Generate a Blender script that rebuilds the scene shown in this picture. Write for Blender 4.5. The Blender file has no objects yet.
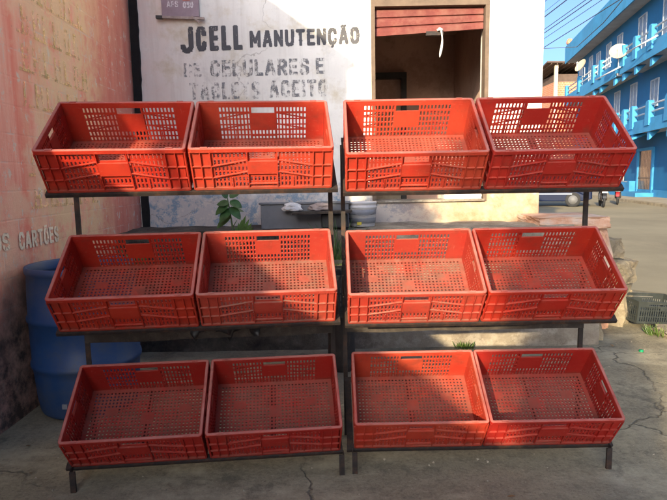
import bpy, bmesh, math, random
from mathutils import Vector, Matrix, Euler, noise as mnoise

random.seed(7)
scene = bpy.context.scene
COL = scene.collection
R = math.radians
PI = math.pi

# ------------------------------------------------------------------ camera
PITCH, ROLL, CAM_H, F_PX = 0.128364, 0.017852, 1.3574, 549.03
cd = bpy.data.cameras.new('camera')
cam = bpy.data.objects.new('camera', cd)
COL.objects.link(cam)
cd.sensor_fit = 'HORIZONTAL'
cd.sensor_width = 36.0
cd.lens = 36.0 * F_PX / 667.0
cd.clip_start = 0.05
cd.clip_end = 2000
fw = Vector((0, math.cos(PITCH), -math.sin(PITCH)))
u0 = Vector((0, math.sin(PITCH), math.cos(PITCH)))
r0 = Vector((1, 0, 0))
rt = r0 * math.cos(ROLL) - u0 * math.sin(ROLL)
up = r0 * math.sin(ROLL) + u0 * math.cos(ROLL)
cam.matrix_world = Matrix(((rt.x, up.x, -fw.x, 0), (rt.y, up.y, -fw.y, 0), (rt.z, up.z, -fw.z, CAM_H), (0, 0, 0, 1)))
scene.camera = cam

# ------------------------------------------------------------------ light
TO_SUN = Vector((-0.417, -1.0, 0.304)).normalized()
ELEV = math.asin(TO_SUN.z)
AZ = math.atan2(TO_SUN.x, TO_SUN.y)
world = bpy.data.worlds.new('World')
scene.world = world
world.use_nodes = True
wn = world.node_tree.nodes
wl = world.node_tree.links
wn.clear()
sky = wn.new('ShaderNodeTexSky')
sky.sky_type = 'NISHITA'
sky.sun_disc = False
sky.sun_elevation = ELEV
sky.sun_rotation = AZ
sky.air_density = 0.5
sky.dust_density = 4.0
sky.ozone_density = 3.2
bg = wn.new('ShaderNodeBackground')
bg.inputs['Strength'].default_value = 0.15
wo = wn.new('ShaderNodeOutputWorld')
wl.new(sky.outputs[0], bg.inputs['Color'])
wl.new(bg.outputs[0], wo.inputs['Surface'])
sd = bpy.data.lights.new('sun', 'SUN')
sd.energy = 3.4
sd.angle = R(0.6)
sd.color = (1.0, 0.82, 0.55)
sun = bpy.data.objects.new('sun', sd)
COL.objects.link(sun)
sun.location = (-10, -24, 12)
sun.rotation_euler = TO_SUN.to_track_quat('Z', 'Y').to_euler()

scene.view_settings.view_transform = 'Standard'
scene.view_settings.look = 'None'
scene.view_settings.exposure = 1.62
scene.view_settings.gamma = 1.0
scene.view_settings.use_curve_mapping = False
scene.render.engine = 'CYCLES'
scene.cycles.max_bounces = 8
scene.cycles.transparent_max_bounces = 16


# ------------------------------------------------------------------ helpers: materials
class NT:
    """small node graph builder"""
    def __init__(self, name):
        self.m = bpy.data.materials.new(name)
        self.m.use_nodes = True
        self.t = self.m.node_tree
        self.t.nodes.clear()
        self.out = self.t.nodes.new('ShaderNodeOutputMaterial')
        self.bsdf = self.t.nodes.new('ShaderNodeBsdfPrincipled')
        self.t.links.new(self.bsdf.outputs[0], self.out.inputs['Surface'])
        self._tc = None

    def n(self, kind, **kw):
        nd = self.t.nodes.new(kind)
        for k, v in kw.items():
            setattr(nd, k, v)
        return nd

    def link(self, a, b):
        self.t.links.new(a, b)

    def coord(self, which='Object', scale=(1, 1, 1), loc=(0, 0, 0), world=False):
        if world:
            src = self.n('ShaderNodeNewGeometry').outputs['Position']
        else:
            src = self.n('ShaderNodeTexCoord').outputs[which]
        mp = self.n('ShaderNodeMapping')
        mp.inputs['Scale'].default_value = scale
        mp.inputs['Location'].default_value = loc
        self.link(src, mp.inputs['Vector'])
        return mp.outputs[0]

    def noise(self, vec, scale, detail=6, rough=0.6, dist=0.0):
        nd = self.n('ShaderNodeTexNoise')
        nd.inputs['Scale'].default_value = scale
        nd.inputs['Detail'].default_value = detail
        nd.inputs['Roughness'].default_value = rough
        nd.inputs['Distortion'].default_value = dist
        self.link(vec, nd.inputs['Vector'])
        return nd.outputs['Fac']

    def voronoi(self, vec, scale, feature='F1', out='Distance'):
        nd = self.n('ShaderNodeTexVoronoi', feature=feature)
        nd.inputs['Scale'].default_value = scale
        self.link(vec, nd.inputs['Vector'])
        return nd.outputs[out]

    def ramp(self, fac, a, b, va=0.0, vb=1.0):
        nd = self.n('ShaderNodeMapRange')
        nd.clamp = True
        nd.inputs['From Min'].default_value = a
        nd.inputs['From Max'].default_value = b
        nd.inputs['To Min'].default_value = va
        nd.inputs['To Max'].default_value = vb
        self.link(fac, nd.inputs['Value'])
        return nd.outputs[0]

    def math(self, op, a, b=None):
        nd = self.n('ShaderNodeMath', operation=op)
        for i, v in enumerate((a, b)):
            if v is None:
                continue
            if isinstance(v, (int, float)):
                nd.inputs[i].default_value = v
            else:
                self.link(v, nd.inputs[i])
        return nd.outputs[0]

    def mix(self, fac, a, b):
        nd = self.n('ShaderNodeMix', data_type='RGBA')
        for key, v in ((0, fac), (6, a), (7, b)):
            if isinstance(v, (int, float)):
                nd.inputs[key].default_value = v
            elif isinstance(v, tuple):
                nd.inputs[key].default_value = (*v, 1) if len(v) == 3 else v
            else:
                self.link(v, nd.inputs[key])
        return nd.outputs[2]

    def sep(self, vec):
        nd = self.n('ShaderNodeSeparateXYZ')
        self.link(vec, nd.inputs[0])
        return nd.outputs

    def pos(self):
        return self.sep(self.n('ShaderNodeNewGeometry').outputs['Position'])

    def set(self, key, v):
        s = self.bsdf.inputs[key]
        if isinstance(v, (int, float)):
            s.default_value = v
        elif isinstance(v, tuple):
            s.default_value = (*v, 1) if len(v) == 3 else v
        else:
            self.link(v, s)

    def bump(self, h, strength=0.3, dist=0.01):
        nd = self.n('ShaderNodeBump')
        nd.inputs['Strength'].default_value = strength
        nd.inputs['Distance'].default_value = dist
        self.link(h, nd.inputs['Height'])
        self.link(nd.outputs[0], self.bsdf.inputs['Normal'])


def simple(name, col, rough=0.6, metal=0.0, var=0.25, scale=8, bump=0.15, bdist=0.004, dirt=None, dirt_at=0.6):
    g = NT(name)
    v = g.coord('Object')
    n1 = g.noise(v, scale, 8, 0.65)
    f = g.ramp(n1, 0.3, 0.7)
    dark = tuple(c * (1 - var) for c in col)
    lite = tuple(min(1, c * (1 + var * 0.6)) for c in col)
    c = g.mix(f, dark, lite)
    if dirt:
        n2 = g.noise(v, scale * 0.5, 9, 0.75)
        c = g.mix(g.ramp(n2, dirt_at - 0.08, dirt_at + 0.1, 0, 0.8), c, dirt)
    g.set('Base Color', c)
    g.set('Roughness', rough)
    g.set('Metallic', metal)
    if bump:
        g.bump(g.noise(v, scale * 5, 6, 0.7), bump, bdist)
    return g.m


def mat_red_plastic(name, dust_amt, base=(0.37, 0.016, 0.009), tint=(0.45, 0.034, 0.014)):
    g = NT(name)
    v = g.coord('Object')
    w = g.coord(world=True)
    n1 = g.noise(w, 3.2, 7, 0.65)
    c = g.mix(g.ramp(n1, 0.36, 0.64), base, tint)
    nrm = g.sep(g.n('ShaderNodeTexCoord').outputs['Normal'])
    upf = g.ramp(nrm[2], 0.2, 1.0)
    d1 = g.ramp(g.noise(w, 9, 9, 0.75), 0.38, 0.75)
    dm = g.math('MULTIPLY', g.math('ADD', g.math('MULTIPLY', upf, 0.75), 0.10), g.math('ADD', d1, 0.2))
    dm = g.math('MULTIPLY', dm, dust_amt)
    c = g.mix(dm, c, (0.26, 0.125, 0.088))
    # rims rubbed pale by handling
    lz = g.sep(v)[2]
    rub = g.math('MULTIPLY', g.math('MULTIPLY', g.ramp(lz, 0.2065, 0.2095), upf), g.ramp(g.noise(w, 7, 7, 0.7), 0.3, 0.6, 0.25, 0.8))
    c = g.mix(rub, c, (0.40, 0.17, 0.14))
    # scuffs along the walls, one way and the other
    sc = g.ramp(g.noise(g.coord(world=True, scale=(26, 26, 150)), 1.0, 5, 0.7), 0.60, 0.72, 0, 0.38)
    c = g.mix(sc, c, (0.50, 0.17, 0.12))
    sc2 = g.ramp(g.noise(g.coord(world=True, scale=(120, 18, 30), loc=(2, 7, 5)), 1.0, 5, 0.7), 0.63, 0.73, 0, 0.32)
    c = g.mix(sc2, c, (0.50, 0.24, 0.18))
    # brown grime in blotches, and fine black specks
    grime = g.ramp(g.noise(w, 11, 9, 0.75), 0.53, 0.72, 0, 0.62)
    c = g.mix(grime, c, (0.15, 0.045, 0.028))
    spk = g.ramp(g.noise(w, 95, 5, 0.8), 0.64, 0.72, 0, 0.55)
    c = g.mix(spk, c, (0.07, 0.025, 0.018))
    low = g.math('MULTIPLY', g.ramp(lz, 0.035, 0.0), g.ramp(g.noise(w, 16, 7, 0.7), 0.35, 0.6, 0, 0.7))
    c = g.mix(low, c, (0.14, 0.06, 0.04))
    g.set('Base Color', c)
    g.set('Roughness', g.ramp(g.noise(w, 14, 5, 0.6), 0.3, 0.7, 0.42, 0.66))
    g.set('Specular IOR Level', 0.22)
    g.bump(g.noise(w, 120, 4, 0.6), 0.12, 0.002)
    tr = g.n('ShaderNodeBsdfTranslucent')
    g.link(c, tr.inputs['Color'])
    mx = g.n('ShaderNodeMixShader')
    mx.inputs[0].default_value = 0.12
    g.link(g.bsdf.outputs[0], mx.inputs[1])
    g.link(tr.outputs[0], mx.inputs[2])
    g.link(mx.outputs[0], g.out.inputs['Surface'])
    return g.m


def mat_white_wall():
    g = NT('white_wall_paint')
    w = g.coord(world=True)
    p = g.pos()
    big = g.noise(w, 1.3, 7, 0.6)
    c = g.mix(g.ramp(big, 0.35, 0.7), (0.66, 0.635, 0.575), (0.80, 0.775, 0.70))
    # rain streaks and grime
    st = g.noise(g.coord(world=True, scale=(14, 14, 0.9)), 1, 6, 0.65)
    c = g.mix(g.ramp(st, 0.50, 0.74, 0, 0.6), c, (0.50, 0.465, 0.40))
    sm = g.noise(g.coord(world=True, loc=(6, 4, 2)), 4.5, 9, 0.75)
    c = g.mix(g.ramp(sm, 0.54, 0.70, 0, 0.5), c, (0.46, 0.435, 0.40))
    # pink bleed at the left corner
    lf = g.ramp(p[0], -1.9, -1.15, 1, 0)
    pk = g.math('MULTIPLY', lf, g.ramp(g.noise(w, 2.5, 7, 0.7), 0.35, 0.6))
    c = g.mix(g.math('MULTIPLY', pk, 0.7), c, (0.72, 0.54, 0.46))
    # yellowed stains
    ys = g.ramp(g.noise(g.coord(world=True, loc=(3, 1, 7)), 2.2, 8, 0.7), 0.52, 0.66, 0, 0.75)
    c = g.mix(ys, c, (0.52, 0.44, 0.29))
    # peeled, patched foot of the wall (older blue and ochre coats showing)
    jag = g.math('MULTIPLY', g.math('SUBTRACT', g.noise(w, 3.2, 8, 0.7), 0.5), 0.9)
    foot = g.ramp(g.math('ADD', p[2], jag), 1.16, 1.34, 1, 0)
    sw = g.noise(g.coord(world=True, loc=(5, 2, 1)), 7, 8, 0.75)
    old = g.mix(g.ramp(sw, 0.44, 0.5), (0.22, 0.30, 0.36), (0.50, 0.46, 0.42))
    old = g.mix(g.ramp(g.noise(w, 16, 8, 0.8), 0.52, 0.6), old, (0.60, 0.54, 0.46))
    rightside = g.ramp(p[0], 0.2, 1.2)
    old = g.mix(rightside, old, g.mix(g.ramp(sw, 0.4, 0.6), (0.38, 0.215, 0.12), (0.42, 0.34, 0.235)))
    c = g.mix(foot, c, old)
    wq = g.n('ShaderNodeTexNoise'); wq.inputs['Scale'].default_value = 3.0; wq.inputs['Detail'].default_value = 8
    g.link(w, wq.inputs['Vector'])
    ws_ = g.n('ShaderNodeVectorMath', operation='SCALE'); ws_.inputs['Scale'].default_value = 0.6
    g.link(wq.outputs['Color'], ws_.inputs[0])
    wa = g.n('ShaderNodeVectorMath', operation='ADD')
    g.link(w, wa.inputs[0]); g.link(ws_.outputs[0], wa.inputs[1])
    vk = g.voronoi(wa.outputs[0], 0.8, 'DISTANCE_TO_EDGE')
    ck = g.math('MULTIPLY', g.ramp(vk, 0.006, 0.0), g.ramp(g.noise(w, 1.1, 4, 0.5), 0.46, 0.6, 0, 0.7))
    c = g.mix(ck, c, (0.26, 0.23, 0.19))
    chips = g.ramp(g.noise(g.coord(world=True, loc=(9, 0, 4)), 26, 6, 0.8), 0.68, 0.72, 0, 0.6)
    c = g.mix(chips, c, (0.34, 0.30, 0.26))
    g.set('Base Color', c)
    g.set('Roughness', 0.85)
    h = g.math('ADD', g.noise(w, 40, 8, 0.7), g.math('MULTIPLY', foot, g.noise(w, 12, 5, 0.7)))
    g.bump(h, 0.35, 0.006)
    return g.m


def mat_pink_wall():
    g = NT('worn_pink_paint')
    w = g.coord(world=True)
    p = g.pos()
    # vertical brush and wash streaks (wall runs along y)
    st = g.noise(g.coord(world=True, scale=(1, 7.0, 0.45)), 1, 8, 0.7, 0.4)
    c = g.mix(g.ramp(st, 0.40, 0.60), (0.86, 0.25, 0.165), (0.92, 0.46, 0.32))
    big = g.noise(w, 1.9, 9, 0.72)
    c = g.mix(g.ramp(big, 0.46, 0.58, 0, 0.85), c, (0.90, 0.53, 0.34))
    # reddest near the corner
    cr = g.math('MULTIPLY', g.ramp(p[1], 4.1, 4.5), g.ramp(g.noise(g.coord(world=True, scale=(1, 6, 0.8)), 2, 6, 0.6), 0.25, 0.6, 0.45, 1))
    c = g.mix(g.math('MULTIPLY', cr, 0.85), c, (0.66, 0.20, 0.14))
    # old ochre strip of limewash
    oc = g.math('MULTIPLY', g.ramp(p[1], 3.3, 3.7), g.ramp(p[1], 4.7, 4.3))
    oc = g.math('MULTIPLY', oc, g.ramp(g.noise(g.coord(world=True, scale=(1, 4, 3)), 2.0, 9, 0.75), 0.38, 0.52, 0, 0.85))
    c = g.mix(oc, c, (0.84, 0.58, 0.32))
    # pale peels with hard edges
    pe = g.ramp(g.noise(g.coord(world=True, scale=(1, 3.2, 1.6)), 5.5, 8, 0.75), 0.585, 0.62, 0, 0.85)
    c = g.mix(pe, c, (0.74, 0.64, 0.50))
    pe2 = g.ramp(g.noise(g.coord(world=True, loc=(2, 8, 3)), 13, 8, 0.8), 0.66, 0.70, 0, 0.7)
    c = g.mix(pe2, c, (0.42, 0.14, 0.11))
    # brick courses printing through
    cv = g.n('ShaderNodeCombineXYZ')
    g.link(p[1], cv.inputs[0]); g.link(p[2], cv.inputs[1])
    br = g.n('ShaderNodeTexBrick')
    br.inputs['Scale'].default_value = 1.0
    br.inputs['Brick Width'].default_value = 0.34
    br.inputs['Row Height'].default_value = 0.165
    br.inputs['Mortar Size'].default_value = 0.006
    br.inputs['Mortar Smooth'].default_value = 0.3
    g.link(cv.outputs[0], br.inputs['Vector'])
    mo = g.math('MULTIPLY', br.outputs['Fac'], g.ramp(g.noise(w, 5, 7, 0.75), 0.50, 0.60))
    c = g.mix(g.math('MULTIPLY', mo, 0.6), c, (0.74, 0.58, 0.46))
    # damp, mouldy foot of the wall
    jag = g.math('MULTIPLY', g.math('SUBTRACT', g.noise(w, 2.6, 8, 0.7), 0.5), 1.1)
    zj = g.math('ADD', p[2], jag)
    c = g.mix(g.ramp(zj, 0.95, 0.55, 0, 0.8), c, (0.42, 0.27, 0.20))
    mould = g.math('MULTIPLY', g.ramp(zj, 0.75, 0.35), g.ramp(g.noise(w, 6, 9, 0.75), 0.38, 0.56))
    c = g.mix(g.math('MULTIPLY', mould, 0.9), c, (0.035, 0.035, 0.028))
    g.set('Base Color', c)
    g.set('Roughness', 0.9)
    h = g.math('ADD', g.math('MULTIPLY', br.outputs['Fac'], -0.18), g.noise(w, 18, 9, 0.75))
    g.bump(h, 0.6, 0.008)
    return g.m


def mat_concrete_ground():
    g = NT('stained_concrete')
    w = g.coord(world=True)
    a = g.noise(w, 0.9, 9, 0.65)
    c = g.mix(g.ramp(a, 0.32, 0.68), (0.195, 0.165, 0.098), (0.345, 0.30, 0.19))
    b = g.noise(g.coord(world=True, loc=(4, 9, 0)), 3.4, 9, 0.72)
    c = g.mix(g.ramp(b, 0.52, 0.7, 0, 0.75), c, (0.135, 0.115, 0.073))
    t = g.noise(g.coord(world=True, loc=(1, 3, 0)), 5.5, 9, 0.8)
    c = g.mix(g.ramp(t, 0.58, 0.75, 0, 0.6), c, (0.40, 0.34, 0.22))
    sp = g.noise(w, 48, 8, 0.9)
    c = g.mix(g.ramp(sp, 0.53, 0.62, 0, 0.62), c, (0.43, 0.38, 0.26))
    c = g.mix(g.ramp(sp, 0.47, 0.37, 0, 0.75), c, (0.045, 0.038, 0.026))
    md = g.noise(g.coord(world=True, loc=(8, 2, 0)), 14, 8, 0.75)
    c = g.mix(g.ramp(md, 0.5, 0.66, 0, 0.6), c, (0.14, 0.12, 0.078))
    c = g.mix(g.ramp(md, 0.42, 0.3, 0, 0.5), c, (0.31, 0.26, 0.17))
    pt_ = g.noise(g.coord(world=True, loc=(12.3, 5.1, 0), scale=(1.0, 1.5, 1)), 1.5, 10, 0.7)  # broad pale patches painted in for sunlit spots on the ground
    c = g.mix(g.ramp(pt_, 0.50, 0.62, 0, 0.7), c, (0.46, 0.405, 0.265))
    dk = g.noise(g.coord(world=True, loc=(3.3, 15.1, 0)), 2.2, 10, 0.78)
    c = g.mix(g.ramp(dk, 0.55, 0.62, 0, 0.65), c, (0.10, 0.086, 0.056))
    # cracks
    wv = g.n('ShaderNodeVectorMath', operation='ADD')
    nz = g.n('ShaderNodeTexNoise')
    nz.inputs['Scale'].default_value = 2.5
    nz.inputs['Detail'].default_value = 8
    g.link(w, nz.inputs['Vector'])
    sc = g.n('ShaderNodeVectorMath', operation='SCALE')
    sc.inputs['Scale'].default_value = 0.5
    g.link(nz.outputs['Color'], sc.inputs[0])
    g.link(w, wv.inputs[0]); g.link(sc.outputs[0], wv.inputs[1])
    vd = g.voronoi(wv.outputs[0], 0.9, 'DISTANCE_TO_EDGE')
    ck = g.math('MULTIPLY', g.ramp(vd, 0.008, 0.0), g.ramp(g.noise(w, 0.8, 4, 0.5), 0.44, 0.56, 0, 0.8))
    c = g.mix(g.math('MULTIPLY', ck, 0.8), c, (0.05, 0.043, 0.033))
    g.set('Base Color', c)
    g.set('Roughness', g.ramp(a, 0.3, 0.7, 0.72, 0.95))
    h = g.math('ADD', g.math('MULTIPLY', sp, 0.4), g.math('ADD', g.noise(w, 9, 9, 0.7), g.math('MULTIPLY', ck, -1.2)))
    g.bump(h, 0.9, 0.016)
    return g.m


def mat_asphalt():
    g = NT('worn_asphalt')
    w = g.coord(world=True)
    a = g.noise(w, 0.35, 9, 0.65)
    c = g.mix(g.ramp(a, 0.35, 0.65), (0.205, 0.17, 0.10), (0.285, 0.24, 0.145))
    sp = g.noise(w, 45, 4, 0.8)
    c = g.mix(g.ramp(sp, 0.55, 0.75, 0, 0.5), c, (0.32, 0.28, 0.2))
    s2 = g.noise(g.coord(world=True, scale=(0.8, 0.25, 1)), 1.0, 8, 0.7)
    c = g.mix(g.ramp(s2, 0.55, 0.72, 0, 0.5), c, (0.36, 0.285, 0.175))
    g.set('Base Color', c)
    g.set('Roughness', 0.9)
    g.bump(g.math('ADD', sp, g.noise(w, 6, 8, 0.7)), 0.5, 0.012)
    return g.m


def mat_worn_paint(name, col, wear_lo, wear_hi, scale=14, loc=(0, 0, 0)):
    g = NT(name)
    w = g.coord(world=True, loc=loc)
    n = g.noise(w, scale, 8, 0.78)
    streak = g.noise(g.coord(world=True, scale=(60, 60, 5), loc=loc), 1.0, 4, 0.6)
    f = g.math('ADD', g.math('MULTIPLY', n, 0.75), g.math('MULTIPLY', streak, 0.25))
    a = g.ramp(f, wear_lo, wear_hi)
    g.set('Base Color', g.mix(g.ramp(g.noise(w, 5, 5, 0.6), 0.3, 0.7), tuple(c * 0.8 for c in col), tuple(c * 1.25 for c in col)))
    g.set('Roughness', 0.85)
    g.set('Alpha', a)
    return g.m


def mat_leaf(name, col):
    g = NT(name)
    v = g.coord(world=True)
    n = g.noise(v, 30, 4, 0.6)
    c = g.mix(g.ramp(n, 0.3, 0.7), tuple(x * 0.65 for x in col), tuple(x * 1.35 for x in col))
    g.set('Base Color', c)
    g.set('Roughness', 0.45)
    tr = g.n('ShaderNodeBsdfTranslucent')
    g.link(c, tr.inputs['Color'])
    mx = g.n('ShaderNodeMixShader')
    mx.inputs[0].default_value = 0.3
    g.link(g.bsdf.outputs[0], mx.inputs[1]); g.link(tr.outputs[0], mx.inputs[2])
    g.link(mx.outputs[0], g.out.inputs['Surface'])
    return g.m


def mat_plinth():
    g = NT('cracked_plaster_masonry')
    w = g.coord(world=True)
    p = g.pos()
    a = g.noise(w, 2.6, 9, 0.7)
    c = g.mix(g.ramp(a, 0.36, 0.64), (0.24, 0.19, 0.14), (0.44, 0.38, 0.28))
    b = g.noise(g.coord(world=True, loc=(3, 3, 3)), 6, 9, 0.78)
    c = g.mix(g.ramp(b, 0.5, 0.58, 0, 0.7), c, (0.52, 0.46, 0.36))
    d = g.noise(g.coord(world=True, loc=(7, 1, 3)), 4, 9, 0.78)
    lft = g.ramp(p[0], 0.5, -0.3, 0.3, 1.0)  # near-black deepening to the left: shade painted into the plinth colour
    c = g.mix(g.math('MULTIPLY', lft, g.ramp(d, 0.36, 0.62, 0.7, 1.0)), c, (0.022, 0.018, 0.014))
    g.set('Base Color', c)
    g.set('Roughness', 0.92)
    g.bump(g.math('ADD', g.noise(w, 10, 10, 0.75), g.voronoi(w, 6)), 0.8, 0.03)
    return g.m


M = {}
M['red'] = mat_red_plastic('red_plastic', 0.6)
M['red_dusty'] = mat_red_plastic('dusty_red_plastic', 1.5, (0.38, 0.028, 0.018), (0.43, 0.050, 0.028))
M['red_orange'] = mat_red_plastic('sun_faded_red_plastic', 0.7, (0.40, 0.026, 0.013), (0.46, 0.058, 0.026))
M['red_dark'] = mat_red_plastic('deep_red_plastic', 0.65, (0.33, 0.012, 0.009), (0.37, 0.022, 0.014))
M['iron'] = simple('rusty_dark_iron', (0.028, 0.022, 0.019), 0.7, 0.3, 0.4, 30, 0.4, 0.002, (0.085, 0.038, 0.018), 0.56)
M['old_wood'] = simple('old_dark_wood', (0.045, 0.036, 0.028), 0.9, 0, 0.4, 14, 0.6, 0.006, (0.10, 0.08, 0.06), 0.6)
M['white_wall'] = mat_white_wall()
M['pink_wall'] = mat_pink_wall()
M['ground'] = mat_concrete_ground()
M['asphalt'] = mat_asphalt()
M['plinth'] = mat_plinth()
M['letter1'] = mat_worn_paint('black_wall_lettering', (0.07, 0.07, 0.075), 0.37, 0.44)
M['letter2'] = mat_worn_paint('faded_black_lettering', (0.17, 0.17, 0.175), 0.45, 0.57, 16)
M['letter3'] = mat_worn_paint('worn_black_lettering', (0.20, 0.20, 0.205), 0.475, 0.59, 18, (4, 2, 1))
M['letter_cream'] = mat_worn_paint('cream_wall_lettering', (0.84, 0.70, 0.50), 0.36, 0.46, 20)
M['letter_yellow'] = mat_worn_paint('worn_yellow_lettering', (0.84, 0.60, 0.26), 0.47, 0.66, 14)
M['shutter_red'] = simple('red_shutter_paint', (0.16, 0.032, 0.024), 0.8, 0, 0.3, 7, 0.3, 0.004, (0.17, 0.075, 0.052), 0.5)
M['frame_brown'] = simple('brown_frame', (0.13, 0.09, 0.06), 0.8, 0, 0.3, 12)
M['interior'] = simple('dim_interior_paint', (0.66, 0.48, 0.39), 0.9, 0, 0.5, 3, 0.3, 0.01, (0.26, 0.17, 0.14), 0.48)
M['interior_floor'] = simple('interior_floor', (0.12, 0.10, 0.08), 0.9)
M['olive'] = simple('olive_board', (0.42, 0.38, 0.28), 0.8)
M['cloth_white'] = simple('white_cloth', (0.62, 0.61, 0.58), 0.9, 0, 0.15, 20)
M['barrel'] = simple('blue_barrel_plastic', (0.014, 0.062, 0.19), 0.5, 0, 0.35, 5, 0.15, 0.003, (0.055, 0.07, 0.09), 0.5)
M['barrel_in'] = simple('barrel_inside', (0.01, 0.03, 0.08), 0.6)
M['bucket'] = simple('white_bucket_plastic', (0.55, 0.54, 0.52), 0.5, 0, 0.15, 9, 0.1, 0.002, (0.35, 0.31, 0.26), 0.62)
M['bucket_label'] = simple('grey_label', (0.22, 0.23, 0.25), 0.6)
M['yellow'] = simple('yellow_label', (0.60, 0.48, 0.03), 0.6)
M['wire'] = simple('grey_wire', (0.25, 0.25, 0.25), 0.5, 0.6)
M['tub'] = simple('grey_cement', (0.17, 0.175, 0.18), 0.85, 0, 0.25, 6, 0.3, 0.005, (0.10, 0.10, 0.10), 0.6)
M['black_plastic'] = simple('black_plastic', (0.018, 0.02, 0.021), 0.5, 0, 0.3, 20)
M['grey_plastic'] = simple('grey_green_plastic', (0.026, 0.031, 0.027), 0.65, 0, 0.3, 12, 0.15, 0.002, (0.075, 0.07, 0.055), 0.6)
M['tar'] = simple('black_tar', (0.010, 0.009, 0.008), 0.95, 0, 0.4, 20, 0.8, 0.01)
M['leaf'] = mat_leaf('dark_green_leaf', (0.05, 0.125, 0.035))
M['leaf_light'] = mat_leaf('light_green_leaf', (0.12, 0.22, 0.06))
M['grass'] = mat_leaf('grass_blade', (0.085, 0.14, 0.025))
M['stem'] = simple('green_stem', (0.09, 0.14, 0.05), 0.7)
M['bark'] = simple('bark', (0.10, 0.075, 0.05), 0.9, 0, 0.4, 9, 0.6, 0.01)
M['clay'] = simple('terracotta', (0.40, 0.17, 0.09), 0.85, 0, 0.25, 8, 0.3, 0.004, (0.48, 0.34, 0.24), 0.55)
M['peach'] = simple('peach_plaster', (0.58, 0.31, 0.18), 0.9, 0, 0.35, 5, 0.6, 0.01, (0.46, 0.42, 0.34), 0.52)
M['pale_stone'] = simple('pale_broken_stone', (0.38, 0.315, 0.20), 0.95, 0, 0.45, 7, 1.0, 0.02, (0.16, 0.125, 0.08), 0.52)
M['sign_mauve'] = simple('mauve_sign', (0.30, 0.225, 0.25), 0.7, 0, 0.2, 7, 0.1, 0.002, (0.36, 0.30, 0.30), 0.58)
M['sign_white'] = mat_worn_paint('worn_white_print', (0.62, 0.58, 0.58), 0.38, 0.48, 30)
M['sign_red'] = mat_worn_paint('worn_red_print', (0.50, 0.10, 0.08), 0.36, 0.46, 24)
M['baton'] = simple('weathered_baton', (0.36, 0.29, 0.25), 0.85, 0, 0.35, 20)
M['blue_wall'] = simple('blue_house_paint', (0.002, 0.125, 0.29), 0.8, 0, 0.25, 0.9, 0.2, 0.01, (0.004, 0.085, 0.21), 0.56)
M['blue_trim'] = simple('light_blue_paint', (0.035, 0.25, 0.47), 0.8, 0, 0.3, 1.2, 0.15, 0.01, (0.04, 0.17, 0.34), 0.56)
M['soffit'] = simple('grey_soffit', (0.36, 0.36, 0.36), 0.9, 0, 0.25, 1.0)
M['rail_white'] = simple('white_rail', (0.70, 0.70, 0.68), 0.6, 0, 0.1)
M['glass_dark'] = simple('dark_glass', (0.03, 0.045, 0.06), 0.15, 0, 0.3, 2, 0)
M['curtain'] = simple('window_panes', (0.16, 0.20, 0.25), 0.4, 0, 0.5, 3, 0)
M['win_frame'] = simple('grey_window_frame', (0.34, 0.38, 0.42), 0.6)
M['beige_shutter'] = simple('beige_shutter', (0.42, 0.40, 0.34), 0.7, 0, 0.15, 5)
M['dish'] = simple('cream_dish', (0.42, 0.35, 0.24), 0.7, 0, 0.15, 4, 0.1, 0.004, (0.36, 0.26, 0.16), 0.6)
M['brick'] = None
M['roof_dark'] = simple('dark_corrugated_roof', (0.09, 0.06, 0.045), 0.85, 0, 0.3, 2)
M['cream_post'] = simple('cream_post', (0.55, 0.48, 0.36), 0.8)
M['pavement'] = simple('pavement_cement', (0.36, 0.30, 0.20), 0.9, 0, 0.35, 1.5, 0.5, 0.01, (0.22, 0.19, 0.15), 0.58)
M['car_blue'] = simple('dark_blue_car_paint', (0.006, 0.012, 0.036), 0.5, 0.0, 0.1, 3, 0)
M['car_blue'].node_tree.nodes['Principled BSDF'].inputs['Specular IOR Level'].default_value = 0.12
M['tyre'] = simple('tyre_rubber', (0.02, 0.02, 0.02), 0.85, 0, 0.2)
M['alloy'] = simple('alloy', (0.14, 0.14, 0.14), 0.7, 0.2, 0.1)
M['chrome_white'] = simple('white_trim', (0.75, 0.75, 0.75), 0.3, 0.2, 0.05)
M['moto_red'] = simple('red_motorbike_paint', (0.42, 0.02, 0.02), 0.3, 0, 0.1)
M['moto_black'] = simple('black_motorbike_paint', (0.02, 0.02, 0.022), 0.35, 0, 0.1)
M['plate'] = simple('white_plate', (0.72, 0.72, 0.70), 0.5)
M['cable'] = simple('black_cable', (0.05, 0.055, 0.07), 0.7)
M['cap_green'] = simple('green_cap', (0.0, 0.25, 0.09), 0.5)
M['litter'] = simple('pale_grit', (0.36, 0.31, 0.22), 0.9, 0, 0.6, 40)


def mat_brick():
    g = NT('orange_brick')
    v = g.coord('Object')
    s = g.sep(v)
    cv = g.n('ShaderNodeCombineXYZ')
    g.link(g.math('ADD', s[0], s[1]), cv.inputs[0]); g.link(s[2], cv.inputs[1])
    br = g.n('ShaderNodeTexBrick')
    br.inputs['Color1'].default_value = (0.45, 0.17, 0.08, 1)
    br.inputs['Color2'].default_value = (0.36, 0.13, 0.06, 1)
    br.inputs['Mortar'].default_value = (0.35, 0.28, 0.22, 1)
    br.inputs['Scale'].default_value = 1
    br.inputs['Brick Width'].default_value = 0.3
    br.inputs['Row Height'].default_value = 0.2
    br.inputs['Mortar Size'].default_value = 0.015
    g.link(cv.outputs[0], br.inputs['Vector'])
    g.set('Base Color', br.outputs['Color'])
    g.set('Roughness', 0.9)
    return g.m


M['brick'] = mat_brick()


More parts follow.
